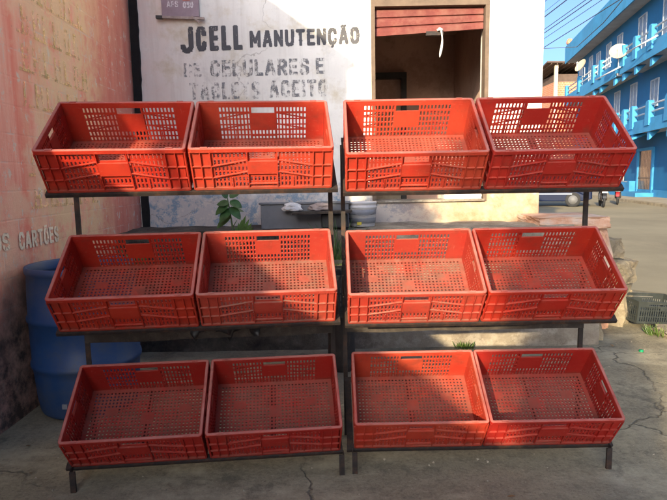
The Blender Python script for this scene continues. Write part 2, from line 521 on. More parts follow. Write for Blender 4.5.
# ------------------------------------------------------------------ helpers: meshes
class MB:
    def __init__(self):
        self.v = []
        self.f = []
        self.smooth = []

    def add(self, verts, faces, smooth=False, mat=None):
        o = len(self.v)
        for p in verts:
            p = Vector(p)
            if mat is not None:
                p = mat @ p
            self.v.append(p)
        for f in faces:
            self.f.append(tuple(i + o for i in f))
            self.smooth.append(smooth)
        return self

    def box(self, x0, x1, y0, y1, z0, z1, mat=None):
        vs = [(x, y, z) for z in (z0, z1) for y in (y0, y1) for x in (x0, x1)]
        fs = [(0, 2, 3, 1), (4, 5, 7, 6), (0, 1, 5, 4), (2, 6, 7, 3), (0, 4, 6, 2), (1, 3, 7, 5)]
        return self.add(vs, fs, False, mat)

    def bar(self, a, b, w, h, upv=(0, 0, 1)):
        a = Vector(a); b = Vector(b)
        d = (b - a)
        L = d.length
        d.normalize()
        u = Vector(upv)
        s = d.cross(u)
        if s.length < 1e-4:
            s = d.cross(Vector((1, 0, 0)))
        s.normalize()
        u = s.cross(d).normalized()
        m = Matrix(((d.x, s.x, u.x, a.x), (d.y, s.y, u.y, a.y), (d.z, s.z, u.z, a.z), (0, 0, 0, 1)))
        return self.box(0, L, -w / 2, w / 2, -h / 2, h / 2, m)

    def tube(self, pts, r, n=8, caps=True):
        pts = [Vector(p) for p in pts]
        rings = []
        prev = None
        for i, p in enumerate(pts):
            d = (pts[min(i + 1, len(pts) - 1)] - pts[max(i - 1, 0)]).normalized()
            ref = prev if prev is not None else (Vector((0, 0, 1)) if abs(d.z) < 0.9 else Vector((1, 0, 0)))
            s = d.cross(ref).normalized()
            t = s.cross(d).normalized()
            prev = t
            rr = r[i] if isinstance(r, (list, tuple)) else r
            rings.append([p + (s * math.cos(2 * PI * k / n) + t * math.sin(2 * PI * k / n)) * rr for k in range(n)])
        vs = [q for ring in rings for q in ring]
        fs = []
        for i in range(len(pts) - 1):
            for k in range(n):
                a = i * n + k; b = i * n + (k + 1) % n
                fs.append((a, b, b + n, a + n))
        if caps:
            fs.append(tuple(range(n))[::-1])
            fs.append(tuple((len(pts) - 1) * n + k for k in range(n)))
        return self.add(vs, fs, True)

    def lathe(self, prof, n=32, center=(0, 0, 0), cap0=True, cap1=True, mat=None):
        vs = []; fs = []
        for r, z in prof:
            for k in range(n):
                a = 2 * PI * k / n
                vs.append((center[0] + r * math.cos(a), center[1] + r * math.sin(a), center[2] + z))
        for i in range(len(prof) - 1):
            for k in range(n):
                a = i * n + k; b = i * n + (k + 1) % n
                fs.append((a, b, b + n, a + n))
        if cap0:
            fs.append(tuple(range(n))[::-1])
        if cap1:
            fs.append(tuple((len(prof) - 1) * n + k for k in range(n)))
        return self.add(vs, fs, True, mat)

    def prism(self, poly, h0, h1, axis='z', mat=None):
        """extrude a 2D polygon along an axis"""
        n = len(poly)
        def mk(a, b, c):
            return {'z': (a, b, c), 'y': (a, c, b), 'x': (c, a, b)}[axis]
        vs = [mk(a, b, h0) for a, b in poly] + [mk(a, b, h1) for a, b in poly]
        fs = [tuple(range(n))[::-1], tuple(range(n, 2 * n))]
        for i in range(n):
            j = (i + 1) % n
            fs.append((i, j, j + n, i + n))
        return self.add(vs, fs, False, mat)

    def perf(self, us, ws, hole, t0, t1, fn):
        """sheet with real through-holes. us, ws: grid lines; hole(i,j) -> bool; fn(u,w,t) -> point"""
        nu, nw = len(us) - 1, len(ws) - 1
        idx = {}
        vs = []; fs = []
        def vid(i, j, k):
            key = (i, j, k)
            if key not in idx:
                idx[key] = len(vs)
                vs.append(fn(us[i], ws[j], (t0, t1)[k]))
            return idx[key]
        H = [[hole(i, j) for j in range(nw)] for i in range(nu)]
        def solid(i, j):
            return 0 <= i < nu and 0 <= j < nw and not H[i][j]
        for i in range(nu):
            for j in range(nw):
                if H[i][j]:
                    continue
                fs.append((vid(i, j, 0), vid(i + 1, j, 0), vid(i + 1, j + 1, 0), vid(i, j + 1, 0)))
                fs.append((vid(i, j, 1), vid(i, j + 1, 1), vid(i + 1, j + 1, 1), vid(i + 1, j, 1)))
                for di, dj, e in ((-1, 0, ((i, j), (i, j + 1))), (1, 0, ((i + 1, j), (i + 1, j + 1))),
                                  (0, -1, ((i, j), (i + 1, j))), (0, 1, ((i, j + 1), (i + 1, j + 1)))):
                    if not solid(i + di, j + dj):
                        (a, b), (c, d) = e
                        fs.append((vid(a, b, 0), vid(c, d, 0), vid(c, d, 1), vid(a, b, 1)))
        return self.add(vs, fs)

    def mesh(self, name, fix=True):
        me = bpy.data.meshes.new(name)
        me.from_pydata([tuple(p) for p in self.v], [], self.f)
        me.polygons.foreach_set('use_smooth', self.smooth)
        if fix:
            bm = bmesh.new(); bm.from_mesh(me)
            bmesh.ops.recalc_face_normals(bm, faces=bm.faces)
            bm.to_mesh(me); bm.free()
        me.update()
        return me

    def build(self, name, mat, parent=None, loc=None, fix=True, bevel=0.0):
        me = self.mesh(name, fix)
        me.materials.append(mat)
        o = bpy.data.objects.new(name, me)
        COL.objects.link(o)
        if parent is not None:
            o.parent = parent
        if loc is not None:
            o.location = loc
        if bevel:
            b = o.modifiers.new('bevel', 'BEVEL')
            b.width = bevel; b.segments = 2; b.limit_method = 'ANGLE'
        return o


def tag(o, label=None, cat=None, group=None, kind=None):
    if label: o['label'] = label
    if cat: o['category'] = cat
    if group: o['group'] = group
    if kind: o['kind'] = kind
    return o


def empty(name, loc=(0, 0, 0), rot=(0, 0, 0)):
    o = bpy.data.objects.new(name, None)
    o.empty_display_size = 0.1
    COL.objects.link(o)
    o.location = loc
    o.rotation_euler = rot
    return o


def copy_tree(o, parent=None):
    c = o.copy()
    COL.objects.link(c)
    if parent is not None:
        c.parent = parent
    for ch in [k for k in bpy.data.objects if k.parent == o]:
        copy_tree(ch, c)
    return c


GLYPH = {
    'A': (0.86, [[(0.0, 0.0), (0.42, 1.0), (0.58, 1.0), (1.0, 0.0)], [(0.18, 0.30), (0.82, 0.30)]]),
    'B': (0.80, [[(0.0, 0.0), (0.0, 1.0), (0.7, 1.0), (0.95, 0.85), (0.95, 0.66), (0.7, 0.52), (0.0, 0.52)], [(0.7, 0.52), (1.0, 0.36), (1.0, 0.15), (0.75, 0.0), (0.0, 0.0)]]),
    'C': (0.78, [[(1.0, 0.76), (0.90, 0.93), (0.66, 1.0), (0.34, 1.0), (0.08, 0.88), (0.0, 0.68), (0.0, 0.32), (0.08, 0.12), (0.34, 0.0), (0.66, 0.0), (0.92, 0.08), (1.0, 0.25)]]),
    'D': (0.80, [[(0.0, 0.0), (0.0, 1.0), (0.6, 1.0), (0.95, 0.78), (1.0, 0.5), (0.95, 0.22), (0.6, 0.0), (0.0, 0.0)]]),
    'E': (0.66, [[(1.0, 1.0), (0.0, 1.0), (0.0, 0.0), (1.0, 0.0)], [(0.0, 0.52), (0.85, 0.52)]]),
    'F': (0.66, [[(1.0, 1.0), (0.0, 1.0), (0.0, 0.0)], [(0.0, 0.52), (0.85, 0.52)]]),
    'I': (0.0, [[(0.0, 0.0), (0.0, 1.0)]]),
    'J': (0.72, [[(1.0, 1.0), (1.0, 0.22), (0.82, 0.03), (0.5, -0.04), (0.2, 0.02), (0.0, 0.16)]]),
    'L': (0.62, [[(0.0, 1.0), (0.0, 0.0), (1.0, 0.0)]]),
    'M': (1.05, [[(0.0, 0.0), (0.0, 1.0), (0.5, 0.28), (1.0, 1.0), (1.0, 0.0)]]),
    'N': (0.80, [[(0.0, 0.0), (0.0, 1.0), (1.0, 0.0), (1.0, 1.0)]]),
    'O': (0.80, [[(0.34, 0.0), (0.66, 0.0), (0.92, 0.12), (1.0, 0.32), (1.0, 0.68), (0.92, 0.88), (0.66, 1.0), (0.34, 1.0), (0.08, 0.88), (0.0, 0.68), (0.0, 0.32), (0.08, 0.12), (0.34, 0.0)]]),
    'R': (0.78, [[(0.0, 0.0), (0.0, 1.0), (0.7, 1.0), (1.0, 0.84), (1.0, 0.64), (0.7, 0.48), (0.0, 0.48)], [(0.5, 0.48), (1.0, 0.0)]]),
    'S': (0.76, [[(0.98, 0.80), (0.82, 0.97), (0.3, 1.0), (0.03, 0.86), (0.03, 0.66), (0.25, 0.54), (0.75, 0.46), (0.98, 0.34), (0.98, 0.14), (0.72, 0.0), (0.22, 0.0), (0.0, 0.18)]]),
    'T': (0.80, [[(0.0, 1.0), (1.0, 1.0)], [(0.5, 1.0), (0.5, 0.0)]]),
    'U': (0.80, [[(0.0, 1.0), (0.0, 0.26), (0.12, 0.06), (0.36, -0.02), (0.64, -0.02), (0.88, 0.06), (1.0, 0.26), (1.0, 1.0)]]),
    '0': (0.74, [[(0.34, 0.0), (0.66, 0.0), (0.95, 0.2), (1.0, 0.5), (0.95, 0.8), (0.66, 1.0), (0.34, 1.0), (0.05, 0.8), (0.0, 0.5), (0.05, 0.2), (0.34, 0.0)]]),
    '8': (0.74, [[(0.5, 0.52), (0.12, 0.66), (0.12, 0.9), (0.5, 1.0), (0.88, 0.9), (0.88, 0.66), (0.5, 0.52), (0.02, 0.36), (0.02, 0.1), (0.5, 0.0), (0.98, 0.1), (0.98, 0.36), (0.5, 0.52)]]),
}
ACCENT = {'Ç': ('C', [[(0.55, -0.08), (0.62, -0.20), (0.42, -0.27)]]),
          'Ã': ('A', [[(0.20, 1.20), (0.38, 1.27), (0.62, 1.20), (0.80, 1.27)]]),
          'Õ': ('O', [[(0.20, 1.20), (0.38, 1.27), (0.62, 1.20), (0.80, 1.27)]])}


def text_mesh(name, s, w, h, mat, fn, parent=None, weight=0.19, cell=None, seed=0.0):
    """hand painted lettering: brush strokes of the given weight (share of the letter height), as one thin sheet of paint
    lying on its wall. fn maps (u in 0..w, v in 0..h, t) to a point"""
    t = weight * h
    gap = 0.11 * h
    items = []
    tot = 0.0
    for ch in s:
        base, extra = ACCENT.get(ch, (ch, []))
        gw, st = GLYPH[base]
        items.append((gw * 0.72 * h, st, extra))
        tot += gw * 0.72 * h
    fixed = len(s) * t + (len(s) - 1) * gap
    k = max(0.2, (w - fixed) / max(tot, 1e-6))
    segs = []
    x = 0.0
    for gw, st, extra in items:
        gw *= k
        for pl, tt in [(p, t) for p in st] + [(p, t * 0.62) for p in extra]:
            q = [(x + t / 2 + px * gw, t / 2 + py * (h - t)) for px, py in pl]
            for a_, b_ in zip(q[:-1], q[1:]):
                segs.append((a_, b_, tt / 2))
        x += gw + t + gap
    cs = cell or h / 34.0
    cells = set()
    for (ax, ay), (bx, by), r in segs:
        x0, x1 = int((min(ax, bx) - r) / cs) - 2, int((max(ax, bx) + r) / cs) + 2
        y0, y1 = int((min(ay, by) - r) / cs) - 2, int((max(ay, by) + r) / cs) + 2
        dx, dy = bx - ax, by - ay
        L2 = dx * dx + dy * dy + 1e-12
        for i in range(x0, x1):
            for j in range(y0, y1):
                px, py = (i + 0.5) * cs, (j + 0.5) * cs
                q = max(0.0, min(1.0, ((px - ax) * dx + (py - ay) * dy) / L2))
                ex, ey = px - ax - q * dx, py - ay - q * dy
                rag = 1.0 + 0.10 * mnoise.noise(Vector((px * 5 / h, py * 5 / h, seed)))
                # square brush ends
                d = max(abs(ex), abs(ey)) * 0.55 + math.hypot(ex, ey) * 0.45
                if d < r * rag:
                    cells.add((i, j))
    mb = MB()
    idx = {}
    for (i, j) in sorted(cells):
        f = []
        for (a_, b_) in ((i, j), (i + 1, j), (i + 1, j + 1), (i, j + 1)):
            if (a_, b_) not in idx:
                idx[(a_, b_)] = len(mb.v)
                mb.v.append(Vector(fn(a_ * cs, b_ * cs, 0.0)))
            f.append(idx[(a_, b_)])
        mb.f.append(tuple(f)); mb.smooth.append(False)
    return mb.build(name, mat, parent, fix=False)


def rough_box(sx, sy, sz, seed, amt=0.12, cuts=9):
    """broken stone: subdivided box with rounded, noisy faces"""
    bm = bmesh.new()
    bmesh.ops.create_cube(bm, size=1.0)
    bmesh.ops.subdivide_edges(bm, edges=bm.edges[:], cuts=cuts, use_grid_fill=True)
    S = Vector((sx, sy, sz))
    for v in bm.verts:
        p = v.co.copy()
        q = p.normalized() * 0.62
        p = p.lerp(q, 0.10)
        nn = mnoise.noise_vector(Vector((p.x * 2.3 + seed * 7.1, p.y * 2.3 + seed * 3.3, p.z * 2.3)))
        p += nn * amt
        p += mnoise.noise_vector(Vector((p.x * 7 + seed, p.y * 7, p.z * 7))) * amt * 0.35
        p += mnoise.noise_vector(Vector((p.x * 19 + seed, p.y * 19, p.z * 19))) * amt * 0.22
        v.co = Vector((p.x * S.x, p.y * S.y, p.z * S.z))
    mb = MB()
    bm.verts.index_update()
    mb.add([v.co for v in bm.verts], [tuple(v.index for v in f.verts) for f in bm.faces], False)
    bm.free()
    return mb


# ------------------------------------------------------------------ ground, road, pavement
def sheet(name, poly, z, mat):
    mb = MB()
    mb.add([(x, y, z) for x, y in poly], [tuple(range(len(poly)))])
    o = mb.build(name, mat, fix=False)
    tag(o, kind='structure')
    return o


sheet('ground', [(-400, -400), (400, -400), (400, 400), (-400, 400)], 0.0, M['ground'])
sheet('road', [(2.6, 7.2), (6.5, 3.4), (11.0, 3.0), (15.7, 32.0), (29.3, 100.0), (12.0, 100.0), (3.4, 20.0)], 0.004, M['asphalt'])

# facade of the blue house runs along A from point B0
A2 = Vector((0.19612, 0.98058))
N2 = Vector((-0.98058, 0.19612))
B0 = Vector((17.3, 31.0))


def fac(s, out):
    p = B0 + A2 * s + N2 * out
    return (p.x, p.y)


mb = MB()
mb.prism([fac(-20, 0.0), fac(60, 0.0), fac(60, 2.0), fac(-20, 2.0)], 0.0, 0.14)
tag(mb.build('pavement', M['pavement']), kind='structure')
mb = MB()
mb.prism([fac(-20, 2.0), fac(60, 2.0), fac(60, 2.15), fac(-20, 2.15)], 0.0, 0.12)
tag(mb.build('kerb', M['pale_stone']), kind='structure')

# ------------------------------------------------------------------ white shop house
WY = 5.3
PX0, PX1 = -1.85, 1.985
OX0, OX1, OZ0, OZ1 = 0.405, 1.455, 1.125, 2.955
HT = 5.2
shop = empty('shop_house', (0, WY, 0))
tag(shop, 'white painted corner house with black hand lettering and a half shut red shutter', 'house')
Y = lambda y: y - WY
mb = MB()
T = 0.2
mb.box(PX0, OX0, 0, T, 0, HT)
mb.box(OX1, PX1, 0, T, 0, HT)
mb.box(OX0, OX1, 0, T, OZ1, HT)
mb.box(OX0, OX1, 0, T, 0, OZ0)
mb.box(PX1 - T, PX1, T, 9.0, 0, HT)
mb.box(PX0, PX1 - T, 8.8, 9.0, 0, HT)
mb.build('wall', M['white_wall'], shop)
mb = MB(); mb.box(PX0 - 0.1, PX1 + 0.15, -0.15, 9.2, HT, HT + 0.14)
mb.build('roof', M['pale_stone'], shop)
# room behind the opening
mb = MB()
mb.box(PX0 + 0.1, PX1 - T - 0.002, 2.6, 2.7, 0, 3.4)
mb.box(-0.62, -0.52, T + 0.002, 2.6, 0.0, 3.4)
mb.box(PX1 - T - 0.06, PX1 - T - 0.002, T + 0.002, 2.6, 0, 3.4)
mb.box(-0.52, PX1 - T - 0.06, T + 0.002, 2.6, 3.3, 3.4)
mb.build('room', M['interior'], shop)
mb = MB(); mb.box(-0.52, PX1 - T - 0.06, T + 0.002, 2.6, 0.8, 0.9)
mb.build('room_floor', M['interior_floor'], shop)
# door frame inside the room, with an olive board in it
fr = MB()
fr.box(0.35, 0.42, 2.50, 2.598, 0.9, 2.72)
fr.box(0.98, 1.05, 2.50, 2.598, 0.9, 2.72)
fr.box(0.35, 1.05, 2.49, 2.598, 2.72, 2.80)
fo = fr.build('inner_door', M['black_plastic'], shop)
mb = MB(); mb.box(0.425, 0.975, 2.53, 2.596, 0.9, 2.42)
mb.build('door_board', M['olive'], fo)
# opening frame
mb = MB()
mb.box(OX0 - 0.022, OX0 + 0.014, -0.012, 0.10, OZ0, OZ1 - 0.03)
mb.box(OX1 - 0.014, OX1 + 0.022, -0.012, 0.10, OZ0, OZ1 - 0.03)
mb.box(OX0 - 0.022, OX1 + 0.022, -0.014, 0.10, OZ1 - 0.03, OZ1 + 0.035)
mb.build('opening_frame', M['frame_brown'], shop)
mb = MB()
mb.box(OX0 + 0.002, OX1 - 0.002, -0.035, 0.24, OZ0 + 0.001, OZ0 + 0.022)
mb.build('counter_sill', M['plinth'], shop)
# roller shutter, hanging a little askew
mb = MB()
zb0, zb1, zt = 2.672, 2.725, OZ1 - 0.03
NS = 3
for k in range(NS):
    a0 = zb0 + (zt - zb0) * k / NS; a1 = zb0 + (zt - zb0) * (k + 1) / NS
    b0 = zb1 + (zt - zb1) * k / NS; b1 = zb1 + (zt - zb1) * (k + 1) / NS
    x0, x1 = OX0 + 0.02, OX1 - 0.02
    def P(z0, z1, y0, y1):
        pass
    prof = [(0.050, 0.0), (0.044, 0.03), (0.042, 0.5), (0.046, 0.82), (0.058, 0.9), (0.062, 1.0)]
    vs = []
    for (yy, t) in prof:
        vs.append((x0, yy, a0 + (a1 - a0) * t)); vs.append((x1, yy, b0 + (b1 - b0) * t))
    for (yy, t) in prof:
        vs.append((x0, yy + 0.012, a0 + (a1 - a0) * t)); vs.append((x1, yy + 0.012, b0 + (b1 - b0) * t))
    n = len(prof)
    fs = []
    for i in range(n - 1):
        fs.append((2 * i, 2 * i + 1, 2 * i + 3, 2 * i + 2))
        o = 2 * n
        fs.append((o + 2 * i, o + 2 * i + 2, o + 2 * i + 3, o + 2 * i + 1))
    fs.append((0, 2 * n, 2 * n + 1, 1))
    fs.append((2 * n - 2, 2 * n - 1, 4 * n - 1, 4 * n - 2))
    mb.add(vs, fs)
shut = mb.build('roller_shutter', M['shutter_red'], shop)
mb = MB()
mb.box(0.90, 1.06, 0.030, 0.072, 2.672, 2.708)
mb.build('shutter_handle', M['iron'], shut)
# strip of cloth knotted to the shutter handle
mb = MB()
pts = []
for i in range(9):
    t = i / 8
    pts.append((1.035 + 0.012 * math.sin(t * 4), 0.018 - 0.004 * math.sin(t * 5), 2.72 - 0.25 * t))
mb.tube(pts, [0.012, 0.008, 0.006, 0.008, 0.010, 0.012, 0.013, 0.011, 0.004], 7)
mb.tube([(1.00, 0.02, 2.712), (1.02, 0.012, 2.722), (1.05, 0.015, 2.716)], [0.010, 0.016, 0.009], 7)
tag(mb.build('cloth_strip', M['cloth_white'], None, (0, WY, 0)), 'knotted white cloth strip hanging from the red shutter handle', 'cloth')


def wall_fn(x0, z0, slope=0.0, lean=0.0):
    return lambda u, v, t: (x0 + u + lean * v, -0.0025 - t, z0 + v + slope * u)


def wall_text(s, x0, x1, z0, h, mat, slope=0.0, weight=0.19, seed=0.0):
    return text_mesh('painted_lettering', s, x1 - x0, h, mat, wall_fn(x0, z0, slope), shop, weight, None, seed)


wall_text('J', -1.385, -1.262, 2.545, 0.232, M['letter1'], 0.02, 0.20)
wall_text('CELL', -1.240, -0.806, 2.556, 0.222, M['letter1'], 0.02, 0.20)
wall_text('MANUTENÇÃO', -0.742, 0.275, 2.582, 0.150, M['letter1'], 0.018, 0.20)
wall_text('DE', -1.368, -1.20, 2.328, 0.125, M['letter3'], 0.0, 0.19)
wall_text('CELULARES', -1.12, -0.195, 2.325, 0.150, M['letter2'], 0.004, 0.20)
wall_text('E', -0.135, -0.05, 2.335, 0.145, M['letter2'], 0.0, 0.21)
wall_text('TABLETS', -1.322, -0.66, 2.120, 0.155, M['letter3'], 0.0, 0.19)
wall_text('ACEITO', -0.575, -0.028, 2.128, 0.155, M['letter2'], 0.006, 0.20)

# small mauve sign, its lower edge in frame
sg = empty('shop_sign', (-1.365, WY - 0.03, 2.86))
tag(sg, 'small faded mauve sign with worn white print, high on the white wall', 'sign')
mb = MB(); mb.box(-0.170, 0.172, 0.0, 0.02, 0.0, 0.62)
mb.build('sign_board', M['sign_mauve'], sg)
text_mesh('sign_print', 'AFS', 0.105, 0.05, M['sign_white'], lambda u, v, t: (-0.12 + u, -0.0015 - t, 0.085 + v), sg, 0.17, 0.003)
text_mesh('sign_print', 'ATE', 0.095, 0.05, M['sign_white'], lambda u, v, t: (-0.11 + u, -0.0015 - t, 0.145 + v), sg, 0.17, 0.003)
text_mesh('sign_print', '080', 0.095, 0.055, M['sign_white'], lambda u, v, t: (0.028 + u, -0.0015 - t, 0.075 + v), sg, 0.17, 0.003)
mb = MB(); mb.box(0.028, 0.095, -0.003, -0.001, 0.14, 0.20)
mb.build('red_mark', M['sign_red'], sg)
bt = empty('wooden_baton', (-1.36, WY - 0.02, 2.845))
tag(bt, 'thin split wooden baton nailed under the mauve sign', 'wood')
mb = MB()
mb.bar((-0.225, -0.018, 0.012), (0.215, -0.018, -0.008), 0.03, 0.020)
mb.bar((0.10, -0.036, 0.012), (0.175, -0.036, -0.045), 0.004, 0.014)
mb.build('batten', M['baton'], bt)
mb = MB(); mb.bar((-0.225, -0.020, 0.012), (-0.165, -0.020, 0.009), 0.036, 0.026)
mb.build('dark_tip', M['black_plastic'], bt)

# black ragged strip standing in for the dark gap where the two houses meet
mb = MB()
n = 90
vs = []; fs = []
for i in range(n + 1):
    z = 0.6 + 4.4 * i / n
    a_ = -1.838 + 0.004 * math.sin(z * 2)
    b_ = -1.768 + 0.010 * mnoise.noise(Vector((z * 3, 0, 1))) + 0.006 * mnoise.noise(Vector((z * 14, 4, 1)))
    d_ = -0.022 + 0.006 * mnoise.noise(Vector((z * 9, 7, 1)))
    vs += [(a_, -0.002, z), (a_, d_, z), (b_, d_ * 0.8, z), (b_ + 0.004, -0.002, z)]
for i in range(n):
    for k in range(3):
        o = 4 * i + k
        fs.append((o, o + 1, o + 5, o + 4))
mb.add(vs, fs)
mb.build('corner_joint', M['tar'], shop, fix=False)

# ------------------------------------------------------------------ pink house on the left
pink = empty('pink_house', (-1.85, 3.0, 0))
tag(pink, 'house side wall in worn salmon pink paint with faded yellow and cream lettering', 'house')
YN, YF, HP = 0.45, 5.6, 3.85
mb = MB()
# wall with a gently uneven face
ny, nz = 40, 30
def wv(i, j):
    y = YN + (YF - YN) * i / ny; z = HP * j / nz
    dx = 0.003 * mnoise.noise(Vector((y * 1.6, z * 1.6, 0.3))) + 0.03 * max(0, 0.3 - z) * (1 + mnoise.noise(Vector((y * 5, z * 5, 1))))
    return (dx, y - 3.0, z)
vs = [wv(i, j) for i in range(ny + 1) for j in range(nz + 1)]
fs = []
for i in range(ny):
    for j in range(nz):
        a = i * (nz + 1) + j
        fs.append((a, a + nz + 1, a + nz + 2, a + 1))
mb.add(vs, fs, True)
mb.box(-4.0, -0.012, YN - 3.0 + 0.002, YF - 3.0, 0, HP - 0.002)
mb.build('wall', M['pink_wall'], pink, fix=False)
mb = MB(); mb.prism([(-4.1, HP), (0.04, HP), (0.04, HP + 0.08), (-4.1, HP + 0.9)], YN - 3.05, YF - 3.0, 'y')
mb.build('roof', M['clay'], pink)


def pink_fn(y0, z0, slope=0.0):
    return lambda u, v, t: (0.0035 + t, y0 - 3.0 + u, z0 + v + slope * u)


text_mesh('painted_lettering', 'OS', 0.155, 0.10, M['letter_cream'], pink_fn(2.965, 0.99), pink, 0.18)
text_mesh('painted_lettering', 'CARTÕES', 0.47, 0.105, M['letter_cream'], pink_fn(3.21, 0.975), pink, 0.18)
# rows of illegible worn strokes left of older lettering
rnd = random.Random(5)
for (z0, h) in ((2.78, 0.20), (2.50, 0.16), (2.27, 0.16), (2.05, 0.15), (1.84, 0.14), (1.42, 0.13), (1.22, 0.11)):
    mb = MB()
    y = 3.40 + rnd.random() * 0.05
    while y < 4.25:
        w = 0.03 + rnd.random() * 0.02
        k = rnd.randrange(4)
        x0, x1 = 0.0036, 0.0044
        mb.box(x0, x1, y - 3, y - 3 + 0.022, z0, z0 + h)
        if k != 3:
            mb.box(x0, x1 - 0.0005, y - 3 + 0.022, y - 3 + 0.022 + w, z0 + (0, h - 0.02, h * 0.45)[k % 3], z0 + (0.02, h, h * 0.45 + 0.02)[k % 3])
        if k in (1, 2):
            mb.box(x0, x1, y - 3 + 0.022 + w, y - 3 + 0.04 + w, z0, z0 + h * rnd.uniform(0.6, 1.0))
        y += 0.085 + w + rnd.random() * 0.02
    mb.box(x0, x1 - 0.0003, 0.38, y - 3 - 0.05, z0 - 0.012, z0 + 0.006)
    mb.build('faded_lettering', M['letter_yellow'], pink)

# garden wall that continues it towards and past the camera
gw = empty('garden_wall', (-1.86, -4.6, 0))
tag(gw, 'low pink rendered garden wall continuing from the pink house', 'wall')
mb = MB(); mb.box(-0.2, 0, -8.0, 4.95, 0, 1.96)
mb.build('wall', M['pink_wall'], gw)
mb = MB(); mb.box(-0.23, 0.02, -8.0, 4.95, 1.96, 2.02)
mb.build('coping', M['pale_stone'], gw)

# ------------------------------------------------------------------ masonry plinth before the shop
pl = empty('masonry_plinth', (0, 4.8, 0))
tag(pl, 'long stepped masonry plinth of cracked plaster below the white wall', 'plinth')


def noisy_step(x0, x1, y0, y1, z0, z1, seed, amp=0.018, res=0.07):
    """front, top and right faces of a step, roughened"""
    mb = MB()
    nx = int((x1 - x0) / res); nyy = max(2, int((y1 - y0) / res)); nzz = max(2, int((z1 - z0) / res))
    def dp(p, wt=1.0):
        n = mnoise.noise_vector(Vector((p[0] * 2.6 + seed, p[1] * 2.6, p[2] * 2.6))) * amp
        n += mnoise.noise_vector(Vector((p[0] * 9 + seed, p[1] * 9, p[2] * 9))) * amp * 0.5
        return (p[0] + n.x * wt, p[1] + n.y * wt, p[2] + n.z * wt)
    def grid(f, na, nb):
        vs = [dp(f(i / na, j / nb)) for i in range(na + 1) for j in range(nb + 1)]
        fs = [(i * (nb + 1) + j, (i + 1) * (nb + 1) + j, (i + 1) * (nb + 1) + j + 1, i * (nb + 1) + j + 1) for i in range(na) for j in range(nb)]
        mb.add(vs, fs, True)
    L = lambda a, b, t: a + (b - a) * t
    grid(lambda s, t: (L(x0, x1, s), y0, L(z0, z1, t)), nx, nzz)
    grid(lambda s, t: (L(x0, x1, s), L(y0, y1, t), z1), nx, nyy)
    grid(lambda s, t: (x1, L(y0, y1, s), L(z0, z1, t)), nyy, nzz)
    return mb


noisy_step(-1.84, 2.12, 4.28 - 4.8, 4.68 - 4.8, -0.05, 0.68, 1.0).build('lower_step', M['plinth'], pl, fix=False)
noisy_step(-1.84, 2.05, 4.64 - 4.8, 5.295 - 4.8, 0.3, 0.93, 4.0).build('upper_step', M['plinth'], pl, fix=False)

# cap slab and broken stones at the plinth's right end
cap = rough_box(0.62, 0.66, 0.10, 2.2, 0.05, 10)
o = cap.build('cap_slab', M['peach'], None, (2.09, 5.05, 0.945))
tag(o, 'flat peach coloured cement slab capping the right end of the plinth', 'slab')
stones = [
    ((2.22, 5.02, 0.45), (0.40, 0.55, 0.92), 'tall peach plastered stone under the peach slab', 'peach'),
    ((2.48, 5.00, 0.69), (0.22, 0.26, 0.18), 'topmost pale broken stone beside the peach slab', 'pale_stone'),
    ((2.56, 5.00, 0.48), (0.30, 0.32, 0.22), 'pale broken stone midway down the rubble by the plinth', 'pale_stone'),
    ((2.50, 5.06, 0.18), (0.40, 0.44, 0.42), 'large pale broken stone at the base of the rubble', 'pale_stone'),
    ((3.00, 5.75, 0.08), (0.34, 0.30, 0.20), 'low pale broken stone lying behind the grey crate', 'pale_stone'),
    ((2.08, 4.52, 0.22), (0.22, 0.30, 0.46), 'grimy broken stone at the plinth front corner', 'pale_stone'),
]
for i, (c, s, lab, m) in enumerate(stones):
    o = rough_box(*s, 3.1 + i * 1.7, 0.12, 10).build('broken_stone', M[m], None, c)
    o.rotation_euler = (0.06 * (i % 3 - 1), 0.05 * (i % 2), 0.3 * i)
    tag(o, lab, 'stone', 'broken stones at the plinth end')
o = rough_box(0.55, 0.34, 0.10, 9.4, 0.14, 10).build('dirt_mound', M['pale_stone'], None, (3.02, 4.42, 0.015))
tag(o, 'low mound of sandy rubble in front of the grey crate', 'rubble')
# white block on the counter
o = rough_box(0.36, 0.20, 0.13, 5.2, 0.03, 8).build('stone_block', M['cloth_white'], None, (1.255, WY + 0.09, OZ0 + 0.085))
tag(o, 'whitewashed block lying on the sill of the shutter opening', 'block')

# ------------------------------------------------------------------ crates
CW, CD, CH = 0.60, 0.40, 0.21


def slot_cols(a, b, pitch, sw):
    n = int(round((b - a) / pitch))
    p = (b - a) / n
    lines = []
    for i in range(n):
        c = a + p * (i + 0.5)
        lines += [c - sw / 2, c + sw / 2]
    return lines, n


ROWS = [(0.0275, 0.0500), (0.0500, 0.0580), (0.0605, 0.0850), (0.0910, 0.1155), (0.1210, 0.1420), (0.1495, 0.1710), (0.1775, 0.1975)]


def wall_panel(width, cen, marg, fn, sw=0.0088):
    """perforated crate wall; cen = set of slot columns under the hand hole"""
    lines, n = slot_cols(marg, width - marg, 0.0162, sw)
    us = [0.0] + lines + [width]
    ds = sorted({0.012, CH - 0.004} | {d for r in ROWS for d in r})
    ws = [CH - d for d in ds][::-1]
    rows = [(CH - b, CH - a) for a, b in ROWS]
    def hole(i, j):
        zc = (ws[j] + ws[j + 1]) / 2
        r = None
        for k, (a, b) in enumerate(rows):
            if a < zc < b:
                r = k
        if r is None:
            return False
        slot = (i % 2 == 1)
        colk = (i - 1) // 2 if slot else None
        lo, hi = min(cen), max(cen)
        inc = (2 * lo + 1) <= i <= (2 * hi + 1)
        if r in (0, 1):
            if inc:
                return True
            return slot and r == 0
        if not slot:
            return False
        if r <= 4:
            return not inc
        return True
    mb = MB()
    mb.perf(us, ws, hole, 0.0, 0.0045, fn)
    return mb


